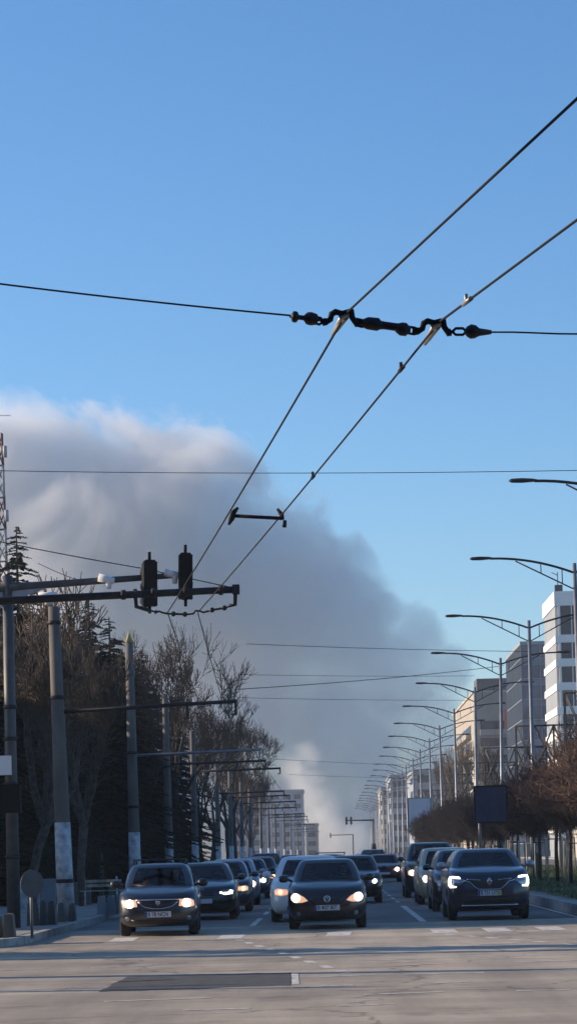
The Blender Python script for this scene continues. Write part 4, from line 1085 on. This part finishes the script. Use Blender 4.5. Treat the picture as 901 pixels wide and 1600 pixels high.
    # plate
    if c.get('plate'):
        tx, pz = c['plate'][0], c['plate'][1]; y = (surf(0, pz) or .1)-.045
        pl = MB().bb(-.26, .26, y-.006, y+.06, pz-.056, pz+.056).build('number_plate', PLATE, t)
        MB().bb(-.259, -.218, y-.009, y-.0065, pz-.055, pz+.055).build('plate_band', PLATEB, pl)
        if len(c['plate']) > 2: MB().bb(.205, .259, y-.009, y-.0065, pz-.055, pz+.055).build('plate_band', PLATEY, pl)
        if tx:
            cu = bpy.data.curves.new('t', 'FONT'); cu.body = tx; cu.size = .115; cu.align_x = 'CENTER'; cu.align_y = 'CENTER'; cu.extrude = .001; cu.offset = .0015
            to = bpy.data.objects.new('t', cu); COL.objects.link(to); dg = bpy.context.evaluated_depsgraph_get(); dg.update(); me = bpy.data.meshes.new_from_object(to.evaluated_get(dg)); bpy.data.objects.remove(to)
            me.materials.clear(); me.materials.append(INK); xs_ = [v.co.x for v in me.vertices]; sx = .40/(max(xs_)-min(xs_))
            me.transform(Matrix.Translation((.0, y-.0085, pz)) @ Matrix.Rotation(pi/2, 4, 'X') @ Matrix.Diagonal((sx, 1, 1, 1)))
            o_ = bpy.data.objects.new('plate_lettering', me); COL.objects.link(o_); o_.parent = pl
    if c.get('detail', 1):
        # interior: dashboard, seats with headrests, steering wheel
        MB().tube([(-wb+.1, hl+.35, belt-.02), (wb-.1, hl+.35, belt-.02)], .12, 8).build('dashboard', BLACKP, t)
        for s in (-.36, .36):
            m_ = MB(); y = hl+1.25; m_.prism([(y-.1, .5), (y+.05, .5), (y+.22, 1.02*belt+.12), (y+.12, 1.02*belt+.14)], 'x', s-.22, s+.22)
            m_.tube([(s-.12, y+.18, belt+.27), (s+.12, y+.18, belt+.27)], .085, 8); m_.build('seat', SEATM, t)
        m_ = MB(); cy = hl+.62; m_.tube([(.36+.18*cos(a*pi/8), cy-.05*sin(a*pi/8), belt+.0+.17*sin(a*pi/8)) for a in range(17)], .015, 5); m_.build('steering_wheel', BLACKP, t)
        m_ = MB(); m_.bb(-.11, .11, yt0+.02, yt0+.05, Hh-.17, Hh-.10); m_.build('rear_view_mirror', BLACKP, t)
        for s in (-1, 1):                                       # wipers
            m_ = MB(); m_.tube([(s*.05+.1, hl+.03, top(hl)+.02), (s*.55+.1, hl+.10, top(hl)+.055)], .010, 4); m_.build('wiper', BLACKP, t)
    if c.get('rails'):
        for s in (-1, 1):
            m_ = MB(); x = s*(wt_-.03); m_.tube([(x, yt0+.35, Hh-.03), (x, yt0+.45, Hh+.05), (x, yt1-.25, Hh+.05), (x, yt1-.15, Hh-.03)], .018, 6); m_.build('roof_rail', BLACKP, t)
    if c.get('bars'):
        for y in (yt0+.5, yt1-.5): m_ = MB(); m_.tube([(-wt_, y, Hh+.07), (wt_, y, Hh+.07)], .02, 6); m_.build('roof_bar', BLACKP, t)
    return t

def quadl(x0, x1, z0, z1, k=.04): return [(x0, z0+k), (x0+.02, z0), (x1-.05, z0+.0), (x1, z0+k*1.3), (x1-.01, z1), (x0+.05, z1-.02)]
def disc(x, z, r, n=12): return [(x+r*cos(2*pi*i/n), z+r*sin(2*pi*i/n)) for i in range(n)]
GF, GL_, GR_ = 'cars waiting in the middle lane', 'cars waiting in the left lane', 'cars queued in the right lane'
dark_blue = paintm('paint_dark_blue', (.030, .040, .065), .3); black = paintm('paint_black', (.006, .006, .008), .0); white = paintm('paint_white', (.62, .63, .64)); silver = paintm('paint_silver', (.36, .37, .39), .5)
grey = paintm('paint_grey', (.022, .027, .038), .3); redp = paintm('paint_dark_red', (.10, .012, .012), .2); gold = paintm('paint_beige', (.55, .43, .28), .3); navy = paintm('paint_navy', (.018, .026, .050), .3); brown = paintm('paint_maroon', (.055, .022, .020), .3)
cars = []
# A front left estate
cars.append((dict(L=4.25, W=1.62, H=1.47, lens=LENSL, hf=.76, cowl=.97, hl=.98, paint=grey, group=GL_, label='dark grey estate car with roof rails, front left, two people inside', wt=.57, mirror=BLACKP,
    lamp=[(.42, .60), (.66, .575), (.73, .60), (.72, .70), (.66, .745), (.44, .74)], lit=[disc(.575, .66, .085)], beam=BEAM_W, fog=(.62, .36, .045), rails=1, bars=1,
    grille=[(-.42, .715), (-.30, .62), (-.12, .57), (.12, .57), (.30, .62), (.42, .715)], intake=[(-.5, .24), (.5, .24), (.55, .34), (-.55, .34)],
    trim=[('grille_trim', [(-.44, .735), (.44, .735)], .014), ('grille_trim', [(-.40, .69), (-.28, .60), (-.1, .555), (.1, .555), (.28, .60), (.40, .69)], .007)], badge=('shield', 0, .665, .045), plate=('B 78 NCN', .44)), -3.55, 51.6))
# I front centre hatch
cars.append((dict(L=3.92, W=1.65, H=1.47, hf=.76, cowl=.98, hl=.92, paint=black, group=GF, label='small black hatchback at the front of the middle lane, lit round headlights', wt=.565,
    lamp=[(.40, .60), (.52, .565), (.66, .56), (.745, .62), (.755, .70), (.70, .765), (.60, .75), (.48, .68)], lit=[disc(.655, .665, .088)], beam=BEAM_W, fog=(.60, .33, .05),
    grille=[(-.36, .60), (-.30, .52), (.30, .52), (.36, .60), (.36, .66), (-.36, .66)], intake=[(-.45, .24), (.45, .24), (.42, .36), (-.42, .36)], badge=('roundel', 0, .635, .062), plate=('B 407 BIT', .45)), -.15, 53.3))
# M front right crossover
drl = [[(.86, .73), (.90, .78), (.905, .90), (.87, .985), (.84, .985), (.845, .88), (.83, .77)], [(.87, .985), (.80, .995), (.66, .975), (.64, .935), (.80, .945)], [(.86, .735), (.84, .78), (.74, .765), (.73, .74)]]
cars.append((dict(L=4.23, W=1.84, H=1.60, hf=.98, cowl=1.17, hl=.95, belt=1.17, paint=navy, group=GR_, label='dark crossover with bright C shaped lights at the front of the right lane', wt=.62, wr=.34, z0=.22,
    lamp=[(.56, .87), (.72, .74), (.86, .73), (.905, .80), (.905, .92), (.87, .995), (.70, .98), (.58, .93)], lit=drl, beam=BEAM_C, mirror=silver,
    grille=[(-.50, .93), (-.38, .76), (-.24, .69), (.24, .69), (.38, .76), (.50, .93), (.3, .95), (-.3, .95)], intake=[(-.60, .36), (.60, .36), (.66, .50), (-.66, .50)],
    trim=[('grille_trim', [(-.56, .89), (-.44, .86), (-.34, .76), (-.24, .69), (.24, .69), (.34, .76), (.44, .86), (.56, .89)], .010), ('grille_trim', [(-.5, .92), (-.2, .895)], .008), ('grille_trim', [(.2, .895), (.5, .92)], .008), ('bumper_trim', [(-.62, .335), (.62, .335)], .018)],
    badge=('diamond', 0, .86, .085), plate=('B 731 UTS', .605, 1)), 3.46, 57.0))
# B sedan left second
cars.append((dict(L=4.6, W=1.76, H=1.43, hf=.74, cowl=.96, hl=1.25, yt0=2.05, rt=.95, rb=.35, paint=black, group=GL_, label='black saloon with angular white lights right behind the front left estate', wt=.58,
    lamp=[(.42, .66), (.62, .60), (.79, .63), (.80, .72), (.74, .765), (.50, .74)], lit=[[(.44, .665), (.60, .615), (.62, .65), (.46, .70)], [(.55, .62), (.76, .64), (.78, .72), (.70, .735), (.66, .68), (.56, .68)]], beam=BEAM_C,
    grilles=[[(-.30, .60), (-.05, .60), (-.04, .72), (-.27, .73)], [(.30, .60), (.05, .60), (.04, .72), (.27, .73)]], intake=[(-.6, .26), (.6, .26), (.55, .38), (-.55, .38)], badge=('ring', 0, .78, .04), plate=('', .47)), -3.28, 63.5))
std = [(.42, .62), (.62, .58), (.76, .61), (.77, .70), (.70, .745), (.48, .72)]
def gen(paint, label, group, x, Y, W=1.74, H=1.46, lit=1, L=4.3, beam=BEAM_W, lamp=std, r=.07, **k):
    s = W/1.74; lamp = [(a*s, b*(H/1.46)) for a, b in lamp]
    d = dict(L=L, W=W, H=H, hf=.74*H/1.46, cowl=.97*H/1.46, paint=paint, group=group, label=label, lamp=lamp, beam=beam, detail=Y < 95,
        grille=[(-.4, .56), (.4, .56), (.44, .66), (-.44, .66)], intake=[(-.5, .25), (.5, .25), (.5, .37), (-.5, .37)], plate=('', .46))
    if lit: d['lit'] = [disc(.63*s, .665*H/1.46, r)]
    d.update(k); cars.append((d, x, Y))
gen(white, 'white hatchback mostly hidden behind the small black front hatchback', GF, -.60, 59.6, W=1.80, H=1.54, r=.055, beam=BEAM_O)
gen(grey, 'dark car squeezed between the black saloon and the silver car', GL_, -3.15, 71.5, W=1.72, H=1.45, beam=BEAM_O, r=.06)
gen(silver, 'silver car with one bright warm headlight in the left lane', GL_, -3.2, 80.5, H=1.48, beam=BEAM_W, r=.10)
gen(navy, 'dark blue car right behind the silver car in the left lane', GL_, -3.15, 92, H=1.46, r=.09, beam=BEAM_C)
gen(black, 'black car third from the end of the left lane queue', GL_, -3.1, 105, H=1.5, r=.08, beam=BEAM_O)
gen(brown, 'maroon high car without lights closing the left lane queue', GL_, -3.2, 121, W=1.8, H=1.66, lit=0)
gen(black, 'black car peeking out right of the small black front hatchback, lights on', GF, .62, 79, W=1.76, H=1.50, r=.075, beam=BEAM_C)
gen(grey, 'car with roof rails just showing above the small black front hatchback', GF, -.1, 102, W=1.7, H=1.52, rails=1, bars=1)
gen(redp, 'dark red car driving alone beyond the queues, headlights on', 'cars further up the road', 2.62, 131, W=1.76, H=1.45, r=.10, beam=BEAM_W)
gen(black, 'dark high car directly behind the dark red car', 'cars further up the road', 2.4, 152, W=1.8, H=1.72, lit=0)
gen(white, 'small white car far up the road left of the dark red car', 'cars further up the road', 2.15, 172, W=1.7, H=1.48, lit=0)
gen(silver, 'distant pale car far up the road in the middle lane', 'cars further up the road', -.2, 215, W=1.7, H=1.5, lit=1)
gen(black, 'distant black car far up the road in the left lane', 'cars further up the road', -3.2, 190, W=1.75, H=1.5, lit=0)
gen(black, 'black car tucked close behind the front right crossover', GR_, 3.42, 65.6, W=1.80, H=1.60, lit=0)
gen(gold, 'beige car third in the right lane with a bright headlight', GR_, 3.34, 74.6, W=1.80, H=1.66, r=.10, beam=BEAM_C)
gen(black, 'tall black van like car fourth in the right lane', GR_, 3.30, 85.5, W=1.86, H=1.86, L=4.7, r=.09, beam=BEAM_W)
gen(grey, 'grey car fifth in the right lane, mostly hidden', GR_, 3.7, 98, W=1.75, H=1.5, lit=0)
for d, x, Y in cars:
    o = make_car(d); o.location = (x, Y, .004); o.rotation_euler = (0, 0, radians(2.2) if Y < 52 else (radians(1.2) if x < -3 else 0))

# ---------------------------------------------------------------- people in the cars
def sitting_person(name, loc, jacket, label, driver=True, hair=(.03, .02, .015)):
    V = [(0, 0, 0), (0, .02, .22), (0, .03, .42), (0, .02, .50), (0, .0, .56), (0, -.015, .66), (0, -.01, .745),
         (.19, .02, .43), (.25, -.14, .24), (.20, -.36, .26 if driver else .05), (.17, -.43, .30 if driver else .04), (-.19, .02, .43), (-.25, -.14, .24), (-.20, -.36, .26 if driver else .05), (-.17, -.43, .30 if driver else .04),
         (.12, -.05, 0), (.16, -.45, .06), (.16, -.50, -.35), (-.12, -.05, 0), (-.16, -.45, .06), (-.16, -.50, -.35)]
    Ed = [(0, 1), (1, 2), (2, 3), (3, 4), (4, 5), (5, 6), (2, 7), (7, 8), (8, 9), (9, 10), (2, 11), (11, 12), (12, 13), (13, 14), (0, 15), (15, 16), (16, 17), (0, 18), (18, 19), (19, 20)]
    Rr = [.15, .14, .13, .055, .05, .095, .075, .065, .05, .035, .03, .065, .05, .035, .03, .09, .075, .05, .09, .075, .05]
    me = bpy.data.meshes.new(name); me.from_pydata(V, Ed, []); o = bpy.data.objects.new(name, me); COL.objects.link(o)
    s = o.modifiers.new('s', 'SKIN'); o.modifiers.new('u', 'SUBSURF').levels = 1
    for i, v in enumerate(me.skin_vertices[0].data): v.radius = (Rr[i], Rr[i]*(.8 if i < 3 else 1)); v.use_root = (i == 0)
    dg = bpy.context.evaluated_depsgraph_get(); dg.update(); m2 = bpy.data.meshes.new_from_object(o.evaluated_get(dg)); o.modifiers.clear(); o.data = m2
    m2.materials.clear(); m2.materials.append(jacket); m2.materials.append(mat('skin', (.42, .26, .19), .6))
    for p in m2.polygons:
        p.use_smooth = True; z = p.center.z
        p.material_index = 1 if (z > .52 or (p.center.y < -.39 and z > .02 and abs(p.center.x) > .1 and z > .2)) else 0
    h = MB(); n = 8
    h.tube([(0, .035, .60), (0, .035, .70), (0, .02, .775), (0, .01, .80)], [.098, .105, .075, .02], 12); h.build('hair', mat('hair_'+label[:9].strip().replace(' ', '_'), hair, .7), o)
    f = MB(); f.tube([(0, -.105, .66), (0, -.128, .635)], [.012, .018], 6); f.build('nose', mat('skin', (0, 0, 0)), o)
    for s_ in (-.035, .035): e = MB(); e.tube([(s_, -.103, .672), (s_, -.098, .672)], .012, 8); e.build('eye', INK, o)
    e = MB(); e.tube([(-.025, -.10, .605), (.025, -.10, .605)], .006, 5); e.build('mouth', mat('lips', (.25, .09, .08), .6), o)
    o.location = loc; tag(o, label, 'person', 'people in the front cars'); return o
sitting_person('person', (-3.66+.36, 51.6+2.02, .60), mat('dark_jacket', (.03, .035, .05), .9), 'driver in a dark jacket at the wheel of the front left estate')
sitting_person('person', (-3.66-.36, 51.6+2.02, .58), mat('brown_coat', (.05, .035, .03), .9), 'front passenger in a brown coat in the front left estate', False)
sitting_person('person', (-.15+.36, 53.3+1.95, .60), mat('dark_jacket', (0, 0, 0)), 'driver in a dark jacket at the wheel of the small black front hatchback')
# ---------------------------------------------------------------- smoke and haze
def smoke_volume(name, balls, dens, col, label, hull_r=1.12, noise_scale=.02, edge=(.0, .5), amp=1.0, aniso=.2, group=None, step=1.0):
    # balls: (centre, radius); the hull is their lumpy union, the density a noisy fall-off inside
    mball = bpy.data.metaballs.new('t'); mo = bpy.data.objects.new('t', mball); COL.objects.link(mo)
    me = bpy.data.meshes.new(name); bm = bmesh.new()
    for c, r in balls:
        bmesh.ops.create_icosphere(bm, subdivisions=3, radius=r*hull_r, matrix=Matrix.Translation(c))
    bm.to_mesh(me); bm.free(); bpy.data.objects.remove(mo)
    tmp = bpy.data.objects.new('t', me); COL.objects.link(tmp)
    md = tmp.modifiers.new('r', 'REMESH'); md.mode = 'VOXEL'; md.voxel_size = min(r for c, r in balls)*.22
    dg = bpy.context.evaluated_depsgraph_get(); dg.update()
    me2 = bpy.data.meshes.new_from_object(tmp.evaluated_get(dg)); bpy.data.objects.remove(tmp)
    me2.name = name; me2.materials.clear()
    o = bpy.data.objects.new(name, me2); COL.objects.link(o)
    m = bpy.data.materials.new(name); m.use_nodes = True; nt = m.node_tree; N = nt.nodes; L = nt.links; N.clear()
    out = N.new('ShaderNodeOutputMaterial'); pv = N.new('ShaderNodeVolumePrincipled'); L.new(pv.outputs[0], out.inputs['Volume'])
    pv.inputs['Color'].default_value = (*col, 1); pv.inputs['Anisotropy'].default_value = aniso
    tc = N.new('ShaderNodeTexCoord')
    n1 = N.new('ShaderNodeTexNoise'); n1.inputs['Scale'].default_value = noise_scale; n1.inputs['Detail'].default_value = 8; n1.inputs['Roughness'].default_value = .68; n1.inputs['Distortion'].default_value = .6
    L.new(tc.outputs['Object'], n1.inputs[0])
    cur = None
    for c, r in balls:
        d = N.new('ShaderNodeVectorMath'); d.operation = 'DISTANCE'; d.inputs[1].default_value = c; L.new(tc.outputs['Object'], d.inputs[0])
        q = N.new('ShaderNodeMath'); q.operation = 'MULTIPLY_ADD'; L.new(d.outputs['Value'], q.inputs[0]); q.inputs[1].default_value = -1/r; q.inputs[2].default_value = 1
        if cur is None: cur = q.outputs[0]
        else:
            mm = N.new('ShaderNodeMath'); mm.operation = 'SMOOTH_MAX'; mm.inputs[2].default_value = .12; L.new(cur, mm.inputs[0]); L.new(q.outputs[0], mm.inputs[1]); cur = mm.outputs[0]
    a = N.new('ShaderNodeMath'); a.operation = 'MULTIPLY_ADD'; L.new(n1.outputs[0], a.inputs[0]); a.inputs[1].default_value = amp; a.inputs[2].default_value = -amp*.5
    s = N.new('ShaderNodeMath'); s.operation = 'ADD'; L.new(a.outputs[0], s.inputs[0]); L.new(cur, s.inputs[1])
    r = N.new('ShaderNodeMapRange'); r.interpolation_type = 'SMOOTHSTEP'; r.inputs[1].default_value = edge[0]; r.inputs[2].default_value = edge[1]; r.inputs[4].default_value = dens
    L.new(s.outputs[0], r.inputs[0]); L.new(r.outputs[0], pv.inputs['Density'])
    me2.materials.append(m)
    m.cycles.volume_step_rate = step
    tag(o, label, 'smoke', kind='stuff')
    return o
YS = 1500.0
def B(px, py, r, dy=0):
    c = P(px, py, YS+dy); return (tuple(c), r*YS/F)
smoke_volume('smoke_plume', [B(-90, 800, 190, 20), B(60, 795, 170, 0), B(190, 810, 175, 20), B(275, 830, 175, -20), B(360, 900, 165, 0), B(440, 930, 150, 10), B(500, 890, 92, 20), B(548, 960, 80, -10),
    B(490, 985, 135, 0), B(555, 1035, 100, 0), B(625, 1065, 82, -10), B(100, 1000, 200, 0), B(300, 1050, 200, 30), B(450, 1120, 150, 0),
    B(598, 960, 46, 0), B(650, 1000, 62, 0), B(700, 1045, 52, 0), B(530, 1190, 120, 0), B(575, 1150, 90, 20), B(560, 1290, 100, 0), B(620, 1250, 80, 30), B(660, 1130, 75, 10), B(690, 1210, 95, 20), B(400, 1260, 150, 20), B(180, 1200, 200, 0), B(-60, 1050, 200, 0)],
    .034, (.92, .925, .93), 'huge grey smoke plume rising over the far end of the street', noise_scale=.017, amp=1.9, edge=(.04, .30), aniso=0, hull_r=1.2, step=.5)
YS = 1100.0
smoke_volume('smoke_column', [B(478, 1180, 30), B(462, 1205, 36), B(476, 1225, 40), B(484, 1250, 46), B(496, 1275, 48), B(506, 1300, 52), B(522, 1328, 58), B(552, 1315, 46), B(490, 1320, 46)],
    .05, (1.0, .98, .93), 'small bright white smoke column at the street end, below the grey plume', noise_scale=.07, amp=2.0, edge=(.0, .95), step=.5)
hz = MB().bb(-420, 420, -6, 900, -1.5, 62).build('haze', mat('haze', (1, 1, 1)))
hm = bpy.data.materials.new('haze_air'); hm.use_nodes = True; nt = hm.node_tree; nt.nodes.clear()
o_ = nt.nodes.new('ShaderNodeOutputMaterial'); pv = nt.nodes.new('ShaderNodeVolumePrincipled'); nt.links.new(pv.outputs[0], o_.inputs['Volume'])
pv.inputs['Color'].default_value = (.80, .88, 1, 1); pv.inputs['Density'].default_value = .00022; pv.inputs['Anisotropy'].default_value = .1
hz.data.materials.clear(); hz.data.materials.append(hm); tag(hz, 'thin blue winter haze filling the whole street', 'haze', kind='stuff')
